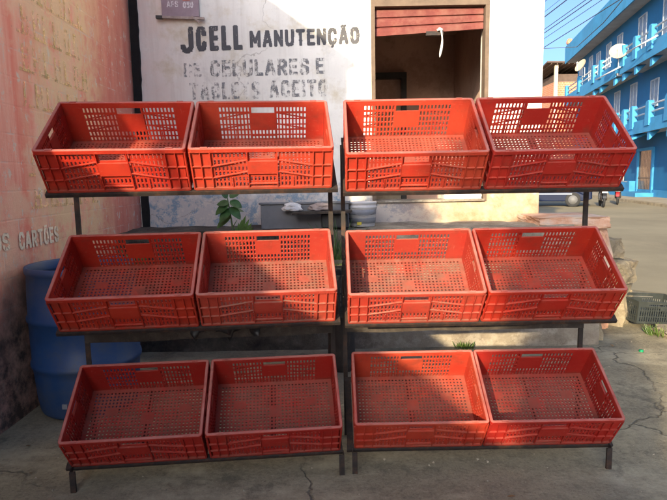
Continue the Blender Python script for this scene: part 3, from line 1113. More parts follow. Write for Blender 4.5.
def long_ribs(mb, sgn):
    """outer ribs on a long wall. local u along x, d from the top, outwards sgn"""
    yb = 0.010 if sgn < 0 else CD - 0.010
    ye = 0.0015 if sgn < 0 else CD - 0.0015
    def bx(u0, u1, d0, d1, e=ye):
        mb.box(u0 - CW / 2, u1 - CW / 2, min(yb, e), max(yb, e), CH - d1, CH - d0)
    for u in (0.004, 0.044, 0.084):
        bx(u, u + 0.004, 0.018, CH - 0.002)
        bx(CW - u - 0.004, CW - u, 0.018, CH - 0.002)
    for d in (0.088, 0.146):
        bx(0.008, 0.088, d, d + 0.0035)
        bx(CW - 0.088, CW - 0.008, d, d + 0.0035)
    for u in (0.168, 0.428):
        bx(u, u + 0.0035, 0.150, CH - 0.002, ye + (0.003 if sgn < 0 else -0.003))
    def slope(u0, d0, u1, d1):
        for a, b in ((u0, u1), (CW - u0, CW - u1)):
            pa = Vector((a - CW / 2, (yb + ye) / 2, CH - d0)); pb = Vector((b - CW / 2, (yb + ye) / 2, CH - d1))
            mb.bar(pa, pb, abs(yb - ye), 0.0034)
    slope(0.088, 0.090, 0.238, 0.060)
    slope(0.088, 0.148, 0.238, 0.118)
    # handle plate
    e2 = ye - 0.001 if sgn < 0 else ye + 0.001
    mb.box(-0.062, 0.062, min(yb + sgn * -0.0, e2), max(yb, e2), CH - 0.124, CH - 0.066)
    for u in (0.236, 0.360):
        bx(u, u + 0.004, 0.018, CH - 0.004, e2)
    bx(0.236, 0.364, 0.124, 0.1285, e2)
    bx(0.24, 0.36, CH - 0.030, CH - 0.026)


def side_ribs(mb, sgn):
    xb = -CW / 2 + 0.010 if sgn < 0 else CW / 2 - 0.010
    xe = -CW / 2 + 0.0015 if sgn < 0 else CW / 2 - 0.0015
    def bx(v0, v1, d0, d1):
        mb.box(min(xb, xe), max(xb, xe), v0, v1, CH - d1, CH - d0)
    for v in (0.004, 0.046):
        bx(v, v + 0.004, 0.018, CH - 0.002)
        bx(CD - v - 0.004, CD - v, 0.018, CH - 0.002)
    for d in (0.088, 0.146):
        bx(0.008, CD - 0.008, d, d + 0.0035)
    bx(0.145, 0.149, 0.02, CH - 0.004)
    bx(CD - 0.149, CD - 0.145, 0.02, CH - 0.004)
    bx(0.149, CD - 0.149, 0.062, 0.092)


def rrect(w, d, r, n=5):
    pts = []
    for cx, cy, a0 in ((w / 2 - r, d - r, 0), (-w / 2 + r, d - r, 90), (-w / 2 + r, r, 180), (w / 2 - r, r, 270)):
        for k in range(n + 1):
            a = R(a0 + 90 * k / n)
            pts.append((cx + r * math.cos(a), cy + r * math.sin(a)))
    return pts


def ring(mb, prof, r0=0.016):
    """sweep profile [(inset, z)...] (closed) round the crate outline"""
    loops = []
    for ins, z in prof:
        pts = rrect(CW - 2 * ins, CD - 2 * ins, max(0.003, r0 - ins))
        loops.append([(x, y + ins, z) for x, y in pts])
    n = len(loops[0])
    vs = [p for l in loops for p in l]
    fs = []
    m = len(loops)
    for i in range(m):
        j = (i + 1) % m
        for k in range(n):
            l = (k + 1) % n
            fs.append((i * n + k, i * n + l, j * n + l, j * n + k))
    mb.add(vs, fs)


def make_crate(mat):
    root = empty('produce_crate')
    ins = 0.010
    x0 = -CW / 2 + ins
    W = CW - 2 * ins
    D = CD - 2 * ins
    cenl = set(range(13, 21))
    _, nl = slot_cols(0.085, W - 0.085, 0.0162, 0.0076)
    cm = (nl - 1) / 2
    cen_long = {int(math.ceil(cm - 3.2)), int(math.floor(cm + 3.2))}
    _, ns = slot_cols(0.055, D - 0.055, 0.0162, 0.0076)
    cs = (ns - 1) / 2
    cen_short = {int(math.ceil(cs - 2.6)), int(math.floor(cs + 2.6))}
    f = wall_panel(W, cen_long, 0.085, lambda u, w, t: (x0 + u, ins + t, w), 0.0072)
    long_ribs(f, -1)
    f.build('front_wall', mat, root)
    b = wall_panel(W, cen_long, 0.085, lambda u, w, t: (x0 + u, CD - ins - t, w))
    long_ribs(b, 1)
    b.build('back_wall', mat, root)
    for s in (-1, 1):
        p = wall_panel(D, cen_short, 0.055, lambda u, w, t, s=s: (s * (CW / 2 - ins - t), ins + u, w))
        side_ribs(p, s)
        p.build('side_wall', mat, root)
    # floor grid
    us, nu = slot_cols(0.02, W - 0.02, 0.0175, 0.0084)
    vs_, nv = slot_cols(0.02, D - 0.02, 0.0180, 0.0084)
    us = [0.003] + us + [W - 0.003]; vs_ = [0.003] + vs_ + [D - 0.003]
    def fh(i, j):
        if i % 2 == 0 or j % 2 == 0:
            return False
        uc = (us[i] + us[i + 1]) / 2 - W / 2; vc = (vs_[j] + vs_[j + 1]) / 2 - D / 2
        for (cu, cv, r) in ((0, 0.02, 0.030), (-0.17, 0.06, 0.020), (0.17, 0.06, 0.024)):
            if abs(uc - cu) < r * 1.1 and abs(vc - cv) < r * 0.7:
                return False
        return True
    fl = MB()
    fl.perf(us, vs_, fh, 0.006, 0.010, lambda u, v, t: (x0 + u, ins + v, t))
    for k in (-0.235, 0.235):
        fl.box(k - 0.003, k + 0.003, ins + 0.005, CD - ins - 0.005, 0.001, 0.0065)
    fl.build('floor_grid', mat, root)
    rm = MB()
    ring(rm, [(0.0, 0.191), (0.0, 0.2075), (0.0025, 0.2100), (0.0115, 0.2100), (0.0140, 0.2075), (0.0140, 0.196), (0.0095, 0.196), (0.0022, 0.191)])
    ring(rm, [(0.001, 0.0), (0.001, 0.010), (0.0115, 0.010), (0.0115, 0.0)], 0.012)
    # lugs near the rim corners
    for sx in (-1, 1):
        for yy in (0.0035, CD - 0.0115):
            rm.box(sx * 0.235 - 0.014, sx * 0.235 + 0.014, yy, yy + 0.008, 0.2095, 0.2125)
    rm.build('rim', mat, root)
    return root


protos = {}
for k in ('red', 'red_dusty', 'red_dark', 'red_orange'):
    protos[k] = None

RACKS = [
    ((-0.5946, 2.3876), 0.0905, [((0.0, 1.3192, 0.6327), (-0.3122, 0.2963)), ((-0.0085, 0.7172, 0.6412), (-0.3077, 0.3001)), ((-0.0254, 0.1020, 0.6306), (-0.2991, 0.3116))]),
    ((0.6687, 2.4529), 0.0015, [((-0.0123, 1.3005, 0.7144), (-0.3117, 0.3014)), ((-0.0101, 0.6995, 0.6844), (-0.3101, 0.2967)), ((-0.0266, 0.1066, 0.6185), (-0.2899, 0.3124))]),
]
side = ('left', 'right')
CRATES = {
    (0, 0, 0): ('red', 'red crate at the far left of the top row, half in shade'),
    (0, 0, 1): ('red_orange', 'red crate, second from the left in the top row, below the lettering'),
    (1, 0, 0): ('red_orange', 'bright sunlit red crate in the top row below the red shutter'),
    (1, 0, 1): ('red_dark', 'red crate at the far right of the top row, blue house behind it'),
    (0, 1, 0): ('red', 'shaded red crate at the left end of the middle row beside the blue barrel'),
    (0, 1, 1): ('red_dusty', 'dustiest pale red crate in the middle row below the leafy plant'),
    (1, 1, 0): ('red_dusty', 'red crate third from the left in the middle row, below the white bucket'),
    (1, 1, 1): ('red', 'red crate at the right end of the middle row beside the broken stones'),
    (0, 2, 0): ('red_dark', 'red crate at the left end of the bottom row in deep shade'),
    (0, 2, 1): ('red_dark', 'shaded red crate in the bottom row, second from the left'),
    (1, 2, 0): ('red_orange', 'red crate in the bottom row with a patch of sun on its floor'),
    (1, 2, 1): ('red_dark', 'red crate at the right end of the bottom row beside a short rack leg'),
}
for r, ((rx, ry), yaw, rows) in enumerate(RACKS):
    for row, ((yo, zo, tilt), dxs) in enumerate(rows):
        for c in (0, 1):
            mk, lab = CRATES[(r, row, c)]
            if protos[mk] is None:
                protos[mk] = make_crate(M[mk])
                o = protos[mk]
            else:
                o = copy_tree(protos[mk])
            X, Yl = dxs[c], yo
            o.location = (rx + X * math.cos(yaw) - Yl * math.sin(yaw), ry + X * math.sin(yaw) + Yl * math.cos(yaw), zo)
            o.rotation_euler = (tilt, 0, yaw)
            tag(o, lab, 'crate', 'red plastic crates on the racks')

# ------------------------------------------------------------------ racks
rack_labels = ['three tier dark iron rack on the left, before the pink wall',
               'three tier dark iron rack on the right, below the shutter opening']
feet = [(-0.583, 0.6132), (-0.5873, 0.5903)]
for r, ((rx, ry), yaw, rows) in enumerate(RACKS):
    root = empty('display_rack', (rx, ry, 0), (0, 0, yaw))
    tag(root, rack_labels[r], 'rack', 'iron display racks')
    fx = feet[r]
    xl, xr = -0.622, 0.622
    for row, ((yo, zo, tilt), dxs) in enumerate(rows):
        sh = empty('shelf', (0, yo, zo), (tilt, 0, 0))
        sh.parent = root
        mb = MB()
        # angle iron: front L, back L (crate local frame)
        mb.box(xl, xr, -0.006, 0.026, -0.007, -0.003)
        mb.box(xl, xr, -0.0065, -0.0025, -0.020, -0.0072)
        mb.build('front_rail', M['iron'], sh)
        mb = MB()
        mb.box(xl, xr, CD - 0.03, CD - 0.002, -0.0075, -0.0035)
        mb.box(xl, xr, CD - 0.006, CD - 0.002, -0.026, -0.0077)
        mb.build('back_rail', M['iron'], sh)
        for x in (xl + 0.001, xr - 0.031):
            m2 = MB()
            m2.box(x, x + 0.03, 0.0265, CD - 0.031, -0.008, -0.004)
            xx = x if x < 0 else x + 0.026
            m2.box(xx, xx + 0.004, 0.0, CD - 0.01, -0.022, -0.0083)
            m2.build('side_rail', M['iron'], sh)
        for x in (-0.3, 0.3):
            m2 = MB(); m2.box(x - 0.012, x + 0.012, 0.0268, CD - 0.0312, -0.0082, -0.0042)
            m2.build('slat', M['iron'], sh)
    for x in (xl + 0.006, xr - 0.006):
        mb = MB()
        s = -1 if x < 0 else 1
        top = rows[0][0][1] + 0.225
        mb.box(x - 0.011, x + 0.011, 0.330, 0.334, 0, top)
        mb.box(x + s * 0.008 - 0.002, x + s * 0.008 + 0.002, 0.3342, 0.360, 0, top)
        mb.box(x - 0.0109, x + 0.0109, 0.3341, 0.344, 0, top - 0.01)
        mb.build('post', M['iron'], root)
    for x in fx:
        mb = MB()
        mb.box(x - 0.012, x + 0.012, -0.062, -0.058, 0, rows[2][0][1] - 0.004)
        s = -1 if x < 0 else 1
        mb.box(x + s * 0.009 - 0.002, x + s * 0.009 + 0.002, -0.0578, -0.030, 0, rows[2][0][1] + 0.005)
        mb.box(x - 0.0119, x + 0.0119, -0.0579, -0.050, 0, rows[2][0][1] - 0.006)
        mb.build('front_leg', M['iron'], root)
    # rough timber tied across the back posts
    mb = MB()
    n = 14
    vs = []; fs = []
    for i in range(n + 1):
        x = -0.612 + 1.224 * i / n
        for (yy, zz) in ((0.295, 0.575), (0.295, 0.640), (0.3285, 0.640), (0.3285, 0.575)):
            d = mnoise.noise(Vector((x * 4 + r * 3, yy * 20, zz * 9))) * 0.007
            vs.append((x, yy - abs(d), zz + d))
    for i in range(n):
        for k in range(4):
            a = i * 4 + k; b = i * 4 + (k + 1) % 4
            fs.append((a, b, b + 4, a + 4))
    fs += [(0, 1, 2, 3), (n * 4 + 3, n * 4 + 2, n * 4 + 1, n * 4)]
    mb.add(vs, fs)
    mb.build('crossbar', M['old_wood'], root)

# ------------------------------------------------------------------ blue barrel
br = empty('plastic_barrel', (-1.525, 3.28, 0))
tag(br, 'blue plastic barrel standing in the corner against the pink wall', 'barrel')
prof = [(0.285, 0.0), (0.302, 0.012), (0.310, 0.03), (0.322, 0.10), (0.333, 0.25), (0.338, 0.285), (0.347, 0.292), (0.349, 0.305), (0.347, 0.318), (0.339, 0.325),
        (0.341, 0.56), (0.350, 0.567), (0.352, 0.580), (0.350, 0.593), (0.341, 0.60), (0.336, 0.75), (0.330, 0.84), (0.338, 0.846), (0.342, 0.862), (0.340, 0.882), (0.332, 0.886), (0.322, 0.880), (0.320, 0.83)]
mb = MB(); mb.lathe([(r * 0.90, z) for r, z in prof], 56, cap1=False)
mb.build('barrel_body', M['barrel'], br)
mb = MB(); mb.lathe([(0.2865, 0.83), (0.296, 0.55), (0.290, 0.3), (0.268, 0.05)], 56, cap0=False)
mb.build('inner_wall', M['barrel_in'], br)
mb = MB(); mb.box(-0.012, 0.016, -0.012, 0.012, -0.014, 0.014, Matrix.Translation((-0.02, -0.287, 0.10)))
mb.build('label_patch', M['bucket_label'], br)

# ------------------------------------------------------------------ things on the plinth
# white paint bucket
bk = empty('paint_bucket', (0.265, 4.93, 0.935))
tag(bk, 'white plastic paint bucket with a grey label band on the plinth', 'bucket')
mb = MB()
mb.lathe([(0.108, 0.0), (0.112, 0.004), (0.124, 0.16), (0.130, 0.165), (0.130, 0.178), (0.125, 0.183), (0.127, 0.20), (0.132, 0.203), (0.132, 0.215), (0.126, 0.218), (0.121, 0.212), (0.112, 0.02)], 36, cap1=True)
mb.build('bucket_body', M['bucket'], bk)
mb = MB(); mb.lathe([(0.1205, 0.105), (0.1222, 0.106), (0.1250, 0.150), (0.1232, 0.151)], 36, cap0=False, cap1=False)
mb.build('label_band', M['bucket_label'], bk)
mb = MB()
for k in range(5):
    pass
mb.lathe([(0.1165, 0.03), (0.118, 0.031), (0.121, 0.075), (0.1195, 0.076)], 36, cap0=False, cap1=False)
mb.build('label_strip', M['tub'], bk)
mb = MB(); mb.box(-0.055, -0.015, -0.1225, -0.119, 0.02, 0.045)
mb.build('sticker', M['yellow'], bk)
mb = MB()
mb.tube([(0.132 * math.cos(a), 0.132 * math.sin(a) , 0.19 - 0.07 * math.sin(PI * (a + PI) / PI) if False else 0.19 - 0.09 * abs(math.sin(a))) for a in [(-PI) + PI * k / 16 for k in range(17)]], 0.0025, 6)
mb.build('bucket_handle', M['wire'], bk)

# grey cement wash tub with a plank on it
tb = empty('cement_tub', (-0.26, 5.02, 0.93))
tag(tb, 'grey cement wash tub standing on the plinth against the white wall', 'tub')
mb = MB()
mb.box(-0.37, 0.40, -0.22, -0.18, 0.0, 0.215)
mb.box(-0.37, 0.40, 0.20, 0.24, 0.0, 0.215)
mb.box(-0.37, -0.33, -0.18, 0.20, 0.0, 0.215)
mb.box(0.36, 0.40, -0.18, 0.20, 0.0, 0.215)
mb.box(-0.33, 0.36, -0.18, 0.20, 0.0, 0.05)
mb.build('basin', M['tub'], tb, bevel=0.008)
mb = MB(); mb.box(-0.385, 0.415, -0.235, -0.165, 0.2155, 0.235)
mb.build('lip', M['tub'], tb, bevel=0.006)
# plank
o = MB()
o.bar((-0.34, 4.70, 1.075), (0.16, 4.66, 1.085), 0.16, 0.022)
o = o.build('plank', M['old_wood'], bevel=0.003)
tag(o, 'dark thin plank laid in front of the grey wash tub', 'plank')
mb = MB()  # solid black block put where there is only a dark void
mb.box(-0.10, 0.13, 4.70, 4.90, 0.94, 1.06)
o = mb.build('black_box', M['black_plastic'], bevel=0.01)
tag(o, 'black plastic box under the dark plank on the plinth', 'box')


def crumple(sx, sy, sz, seed, amt=0.35, sub=3):
    bm = bmesh.new()
    bmesh.ops.create_icosphere(bm, subdivisions=sub, radius=1.0)
    mb = MB()
    for v in bm.verts:
        n = mnoise.noise(v.co * 2.0 + Vector((seed, 0, 0))) * amt + mnoise.noise(v.co * 5 + Vector((0, seed, 0))) * amt * 0.5
        v.co = v.co * (1 + n)
        v.co = Vector((v.co.x * sx, v.co.y * sy, max(v.co.z, -0.5) * sz))
    bm.verts.index_update()
    mb.add([v.co for v in bm.verts], [tuple(v.index for v in f.verts) for f in bm.faces], False)
    bm.free()
    return mb


o = crumple(0.085, 0.05, 0.045, 2.3).build('white_rag', M['cloth_white'], None, (-0.35, 4.735, 1.115))
tag(o, 'crumpled white rag on the left end of the dark plank', 'rag')
o = crumple(0.10, 0.05, 0.04, 6.1).build('plastic_bag', M['baton'], None, (-0.11, 4.72, 1.115))
tag(o, 'pale crumpled plastic bag on the middle of the dark plank', 'bag')


def leaf(mb, base, tip, width, upv=(0, 0, 1), fold=0.12, droop=0.15, n=8):
    b = Vector(base); t = Vector(tip)
    d = t - b
    L = d.length
    dn = d.normalized()
    s = dn.cross(Vector(upv))
    if s.length < 1e-3:
        s = Vector((1, 0, 0))
    s.normalize()
    nn = s.cross(dn).normalized()
    vs = []; fs = []
    for i in range(n + 1):
        q = i / n
        w = width * (math.sin(PI * q ** 0.8) ** 0.75) * 0.5 if 0 < q < 1 else 0.001
        c = b + d * q - nn * (droop * L * q * q) + nn * 0.0
        vs += [c - s * w + nn * fold * w, c, c + s * w + nn * fold * w]
    for i in range(n):
        a = 3 * i
        fs += [(a, a + 1, a + 4, a + 3), (a + 1, a + 2, a + 5, a + 4)]
    mb.add(vs, fs, True)


pt = empty('potted_plant', (-0.83, 4.48, 0.68))
tag(pt, 'leafy plant with big oval dark green leaves in a pot before the peeling wall', 'plant')
mb = MB(); mb.lathe([(0.07, 0.0), (0.10, 0.16), (0.11, 0.165), (0.11, 0.19), (0.10, 0.19), (0.095, 0.15)], 24)
mb.build('pot', M['clay'], pt)
mb = MB()
mb.tube([(0, 0, 0.14), (0.01, -0.01, 0.30), (-0.005, -0.02, 0.43), (-0.02, -0.02, 0.54)], [0.009, 0.008, 0.006, 0.004], 8)
mb.tube([(0.01, -0.01, 0.30), (0.05, -0.03, 0.36)], [0.005, 0.003], 6)
mb.build('stem', M['stem'], pt)
mb = MB()
L_ = [((-0.01, -0.02, 0.50), (-0.12, -0.07, 0.42), 0.085), ((-0.01, -0.02, 0.50), (-0.11, -0.03, 0.50), 0.085), ((0.0, -0.02, 0.46), (-0.08, -0.10, 0.36), 0.085),
      ((0.0, -0.02, 0.52), (0.10, -0.06, 0.47), 0.080), ((0.0, -0.02, 0.47), (0.09, -0.08, 0.38), 0.075), ((0.0, -0.01, 0.40), (-0.12, -0.05, 0.31), 0.080),
      ((-0.02, -0.02, 0.54), (-0.06, -0.05, 0.61), 0.065), ((0.0, -0.02, 0.54), (0.07, 0.04, 0.60), 0.07), ((0.0, 0.0, 0.45), (0.10, 0.08, 0.44), 0.075), ((0.0, 0.0, 0.42), (-0.10, 0.08, 0.45), 0.075)]
for a, b, w in L_:
    leaf(mb, a, b, w, (0, -0.6, 0.8))
mb.build('leaves', M['leaf'], pt)
mb = MB()
for i in range(7):
    a = -0.5 + i * 0.3
    leaf(mb, (0.06 + 0.02 * math.cos(i), -0.03, 0.16), (0.09 + 0.11 * math.sin(a), -0.05 - 0.02 * i % 3, 0.40 - 0.03 * abs(i - 3)), 0.045, (0, -1, 0.1), 0.3, 0.05)
mb.build('blades', M['leaf_light'], pt)


def tuft(loc, n, h, spread, label, seed, mat='grass', name='grass_tuft'):
    rr = random.Random(seed)
    mb = MB()
    for i in range(n):
        a = rr.random() * 2 * PI
        b = rr.random() ** 0.7 * spread
        bx, by = b * math.cos(a), b * math.sin(a)
        hh = h * rr.uniform(0.45, 1.0)
        lean = rr.uniform(0.1, 0.7) * hh
        a2 = a + rr.uniform(-0.8, 0.8)
        leaf(mb, (bx, by, 0), (bx + lean * math.cos(a2), by + lean * math.sin(a2), hh), rr.uniform(0.004, 0.011) * (1 + h), (rr.uniform(-1, 1), -1, 0.3), 0.3, 0.25, 4)
    o = mb.build(name, M[mat], None, loc, fix=False)
    tag(o, label, 'weed', 'weeds along the plinth')
    return o


tuft((0.03, 4.36, 0.675), 90, 0.16, 0.09, 'bright green weed on the plinth step seen in the gap between the racks', 1)
tuft((0.02, 4.60, 0.68), 60, 0.34, 0.08, 'tall dark weed in the gap between the racks', 21, 'leaf')
tuft((1.03, 4.24, 0.0), 70, 0.06, 0.07, 'green weed at the foot of the plinth behind the right rack', 2)
tuft((2.74, 4.52, 0.0), 90, 0.09, 0.11, 'yellow green weed in front of the grey crate', 3)
tuft((-1.62, 4.55, 0.68), 50, 0.16, 0.07, 'small weed on the plinth in the corner by the pink wall', 4, 'leaf_light')


# ------------------------------------------------------------------ other crates
def lattice_crate(name, w, d, h, mat, label, cat='crate', group=None):
    root = empty(name)
    tag(root, label, cat, group)
    def panel(L):
        us = [0, 0.02]
        n = int((L - 0.04) / 0.022)
        p = (L - 0.04) / n
        for i in range(n):
            us += [0.02 + p * (i + 0.22), 0.02 + p * (i + 0.78)]
        us += [L - 0.02, L]
        ws = [0.0, 0.02, h * 0.30, h * 0.34, h * 0.60, h * 0.64, h * 0.78, h * 0.84, h - 0.02, h]
        def hole(i, j):
            if i < 2 or i >= len(us) - 3:
                return False
            uc = (us[i] + us[i + 1]) / 2
            if j == 7:
                return abs(uc - L / 2) < L * 0.3
            if j in (1, 3, 5):
                return i % 2 == 0 and not (j == 5 and abs(uc - L / 2) < 0.04)
            return False
        return us, ws, hole
    us, ws, ho = panel(w)
    for y in (0, d):
        mb = MB(); s = 1 if y == 0 else -1
        mb.perf(us, ws, ho, 0, 0.004, lambda u, v, t, y=y, s=s: (u - w / 2, y + s * t, v))
        mb.build('long_wall', mat, root)
    us, ws, ho = panel(d)
    for x in (-w / 2, w / 2):
        mb = MB(); s = 1 if x < 0 else -1
        mb.perf(us, ws, ho, 0, 0.004, lambda u, v, t, x=x, s=s: (x + s * (t + 0.0005), u, v))
        mb.build('end_wall', mat, root)
    ul, n1 = slot_cols(0.02, w - 0.02, 0.03, 0.018)
    vl, n2 = slot_cols(0.02, d - 0.02, 0.03, 0.018)
    ul = [0.004] + ul + [w - 0.004]; vl = [0.004] + vl + [d - 0.004]
    mb = MB(); mb.perf(ul, vl, lambda i, j: i % 2 == 1 and j % 2 == 1, 0.008, 0.012, lambda u, v, t: (u - w / 2, v, t))
    mb.build('floor_grid', mat, root)
    mb = MB()
    for (xa, xb, ya, yb) in ((-w / 2 - 0.006, w / 2 + 0.006, -0.006, 0.004), (-w / 2 - 0.006, w / 2 + 0.006, d - 0.004, d + 0.006),
                             (-w / 2 - 0.006, -w / 2 + 0.004, 0.0042, d - 0.0042), (w / 2 - 0.004, w / 2 + 0.006, 0.0042, d - 0.0042)):
        mb.box(xa, xb, ya, yb, h + 0.0003, h + 0.008)
    mb.build('rim', mat, root)
    return root


gc = lattice_crate('storage_crate', 0.54, 0.36, 0.19, M['grey_plastic'], 'dusty grey green lattice crate on the ground right of the racks')
gc.location = (2.64 + 0.26, 4.72, 0.035)
gc.rotation_euler = (R(2), R(5), R(9))
bc = lattice_crate('storage_crate', 0.30, 0.28, 0.36, M['black_plastic'], 'black lattice crate in the narrow gap between the two racks')
bc.location = (0.045, 3.70, 0.402)
mb = MB()
mb.lathe([(0.105, 0.0), (0.10, 0.05), (0.096, 0.2), (0.10, 0.385), (0.095, 0.40)], 12)
o = mb.build('wood_stump', M['old_wood'], None, (0.045, 3.84, 0.0))
tag(o, 'dark wood stump under the black lattice crate between the racks', 'stump')

# scrap of black plastic hanging behind the left rack
mb = MB()
vs = []; fs = []
nx, nz = 16, 5
for i in range(nx + 1):
    for j in range(nz + 1):
        x = -0.72 + 0.34 * i / nx
        z = 0.66 - (0.055 + 0.035 * math.sin(i * 0.9) + 0.02 * math.sin(i * 2.3)) * j / nz
        vs.append((x, 2.68 + 0.02 * math.sin(i * 1.1 + j), z))
for i in range(nx):
    for j in range(nz):
        a = i * (nz + 1) + j
        fs.append((a, a + nz + 1, a + nz + 2, a + 1))
mb.add(vs, fs, True)
o = mb.build('plastic_scrap', M['black_plastic'])
sm = o.modifiers.new('thickness', 'SOLIDIFY'); sm.thickness = 0.002
tag(o, 'ragged black plastic scrap hanging under the left rack middle shelf', 'scrap')

# bottle cap and grit
mb = MB(); mb.lathe([(0.016, 0), (0.017, 0.003), (0.016, 0.014), (0.013, 0.016)], 18)
o = mb.build('bottle_cap', M['cap_green'], None, (2.346, 4.073, 0.002))
tag(o, 'green bottle cap on the ground right of the racks', 'cap')
rr = random.Random(11)
mb = MB()
for i in range(900):
    y = 1.5 + 4.0 * rr.random() ** 1.2
    x = rr.uniform(-1.75, 3.2)
    if y > 4.2 and x < 2.2:
        continue
    s = 0.002 + 0.004 * rr.random() ** 3
    m = Matrix.Translation((x, y, s * 0.3)) @ Euler((rr.random() * 3, rr.random() * 3, rr.random() * 3)).to_matrix().to_4x4()
    q = [(-s, -s, -s), (s * 1.2, -s * .8, -s), (s, s * 1.1, -s * .8), (-s * .9, s, -s), (0, 0, s * 1.1)]
    mb.add(q, [(0, 3, 2, 1), (0, 1, 4), (1, 2, 4), (2, 3, 4), (3, 0, 4)], False, m)
tag(mb.build('grit', M['litter']), 'pale grit and crumbs scattered over the concrete ground', 'grit', kind='stuff')

# dry leaves blown against the rack feet and the plinth
M['dry_leaf'] = simple('dry_leaf', (0.20, 0.12, 0.05), 0.8, 0, 0.4, 60)
spots = [(-0.95, 2.05), (-0.2, 2.1), (0.35, 2.02), (0.72, 2.18), (1.45, 2.75), (1.75, 3.55), (-1.45, 2.45), (1.95, 3.0), (1.62, 4.05), (-1.6, 2.72), (0.1, 2.62), (2.2, 4.2)]
for i, (x, y) in enumerate(spots):
    mb = MB()
    a_ = i * 1.9
    leaf(mb, (0, 0, 0.004), (0.035 * math.cos(a_), 0.035 * math.sin(a_), 0.010), 0.018, (0, 0, 1), 0.5, -0.2, 6)
    o = mb.build('dry_leaf', M['dry_leaf'], None, (x, y, 0.001), fix=False)
    tag(o, 'tiny curled brown leaf lying on the concrete ground', 'leaf', 'dry leaves on the ground')

# ------------------------------------------------------------------ blue house across the street
ANG = math.atan2(A2.y, A2.x)
bh = empty('blue_house', (B0.x, B0.y, 0), (0, 0, ANG))
tag(bh, 'bright blue three storey house with balconies and a deep light blue eave', 'house')
# local frame: x along the facade (away from camera), y towards the street, z up
XN, XF, HB = -17.0, 16.2, 10.62
mb = MB(); mb.box(XN, XF, -9, 0, 0, HB)
mb.build('wall', M['blue_wall'], bh)
mb = MB()
mb.prism([(0.9, HB - 0.08), (0.98, HB - 0.08), (0.98, HB + 1.28), (0.7, HB + 1.38), (-9.2, HB + 1.38), (-9.2, HB + 1.0), (0.9, HB + 0.95)], XN, XF + 0.35, 'x')
mb.build('eave', M['blue_trim'], bh)
mb = MB(); mb.box(XN, XF + 0.33, 0.001, 0.898, HB - 0.02, HB + 0.10)
mb.build('soffit', M['soffit'], bh)
mb = MB(); mb.box(XN, XF - 0.01, 0.002, 0.06, 0.0, 0.5)
mb.build('base_band', M['blue_trim'], bh)


def window(xc, w, z0, z1, door=False):
    m1 = MB()
    t = 0.07
    m1.box(xc - w / 2 - t, xc - w / 2, 0.001, 0.05, z0, z1)
    m1.box(xc + w / 2, xc + w / 2 + t, 0.001, 0.05, z0, z1)
    m1.box(xc - w / 2 - t, xc + w / 2 + t, 0.001, 0.055, z1, z1 + t)
    m1.box(xc - w / 2 - t, xc + w / 2 + t, 0.001, 0.075, z0 - t, z0)
    m1.box(xc - 0.025, xc + 0.025, 0.001, 0.045, z0, z1)
    f = m1.build('window', M['win_frame'], bh)
    m2 = MB(); m2.box(xc - w / 2, xc - 0.025, 0.002, 0.02, z0, z1); m2.box(xc + 0.025, xc + w / 2, 0.002, 0.02, z0, z1)
    m2.build('pane', M['curtain'], f)


for (xc, w, z0, z1) in ((0.95, 1.15, 8.0, 10.05), (5.0, 0.95, 9.0, 10.0), (7.4, 0.9, 8.5, 10.0), (9.9, 0.9, 8.2, 9.95), (12.0, 0.9, 8.2, 10.1), (15.0, 0.9, 8.3, 10.0), (-2.7, 1.2, 8.0, 10.05),
                        (-1.4, 1.0, 4.9, 6.2), (1.9, 1.0, 4.6, 6.5), (5.0, 1.0, 4.6, 6.5), (9.0, 1.0, 4.7, 6.4), (12.5, 1.0, 4.7, 6.4)):
    window(xc, w, z0, z1)

# balconies: slab, solid parapet, tapered posts, white rails, brackets
def balcony(x0, x1, zs, zp, zr, posts, depth=1.15):
    mb = MB(); mb.box(x0, x1, 0.002, depth, zs - 0.16, zs)
    b = mb.build('balcony', M['soffit'], bh)
    mb = MB()
    mb.box(x0, x1, depth - 0.12, depth + 0.02, zs + 0.001, zp)
    mb.box(x0, x1, depth + 0.0205, depth + 0.05, zs - 0.22, zs + 0.16)
    mb.box(x0, x0 + 0.12, 0.002, depth - 0.121, zs + 0.001, zp)
    mb.box(x1 - 0.12, x1, 0.002, depth - 0.121, zs + 0.001, zp)
    mb.build('parapet', M['blue_trim'], b)
    for p in posts:
        m2 = MB()
        m2.prism([(p - 0.30, zp - 0.35), (p + 0.30, zp - 0.35), (p + 0.20, zr + 0.12), (p + 0.10, zr + 0.2), (p - 0.10, zr + 0.2), (p - 0.20, zr + 0.12)], depth - 0.15, depth + 0.10, 'y')
        m2.build('balcony_post', M['blue_trim'], b)
    m3 = MB()
    for z in (zp + (zr - zp) * 0.45, zr):
        m3.tube([(x0 + 0.05, depth - 0.05, z), (x1 - 0.05, depth - 0.05, z)], 0.045, 8)
    m3.build('railing', M['rail_white'], b)
    for p in posts:
        m4 = MB()
        m4.prism([(depth - 0.5, zs - 0.161), (depth - 0.02, zs - 0.221), (depth - 0.02, zs - 0.62)], p - 0.16, p + 0.16, 'x')
        m4.build('bracket', M['blue_trim'], b)


balcony(-16, 0.6, 7.10, 7.58, 8.2, (-10.5, -7.5, -4.05, -1.8, 0.2), 1.15)
balcony(1.3, 15.2, 7.10, 7.70, 8.3, (1.8, 4.7, 6.4, 10.4, 14.6), 1.15)
balcony(-16, 1.6, 3.60, 4.02, 4.65, (-9, -6.6, -4.2, -1.85, -0.5, 1.2), 1.15)
mb = MB()
mb.tube([(-5.2, 1.30, 7.62), (-2.4, 1.75, 7.50)], 0.04, 8)
mb.build('awning_rod', M['rail_white'], bh)
mb = MB()
mb.tube([(0.2, 1.30, 7.25), (3.4, 1.75, 7.12)], 0.04, 8)
mb.build('awning_rod', M['rail_white'], bh)
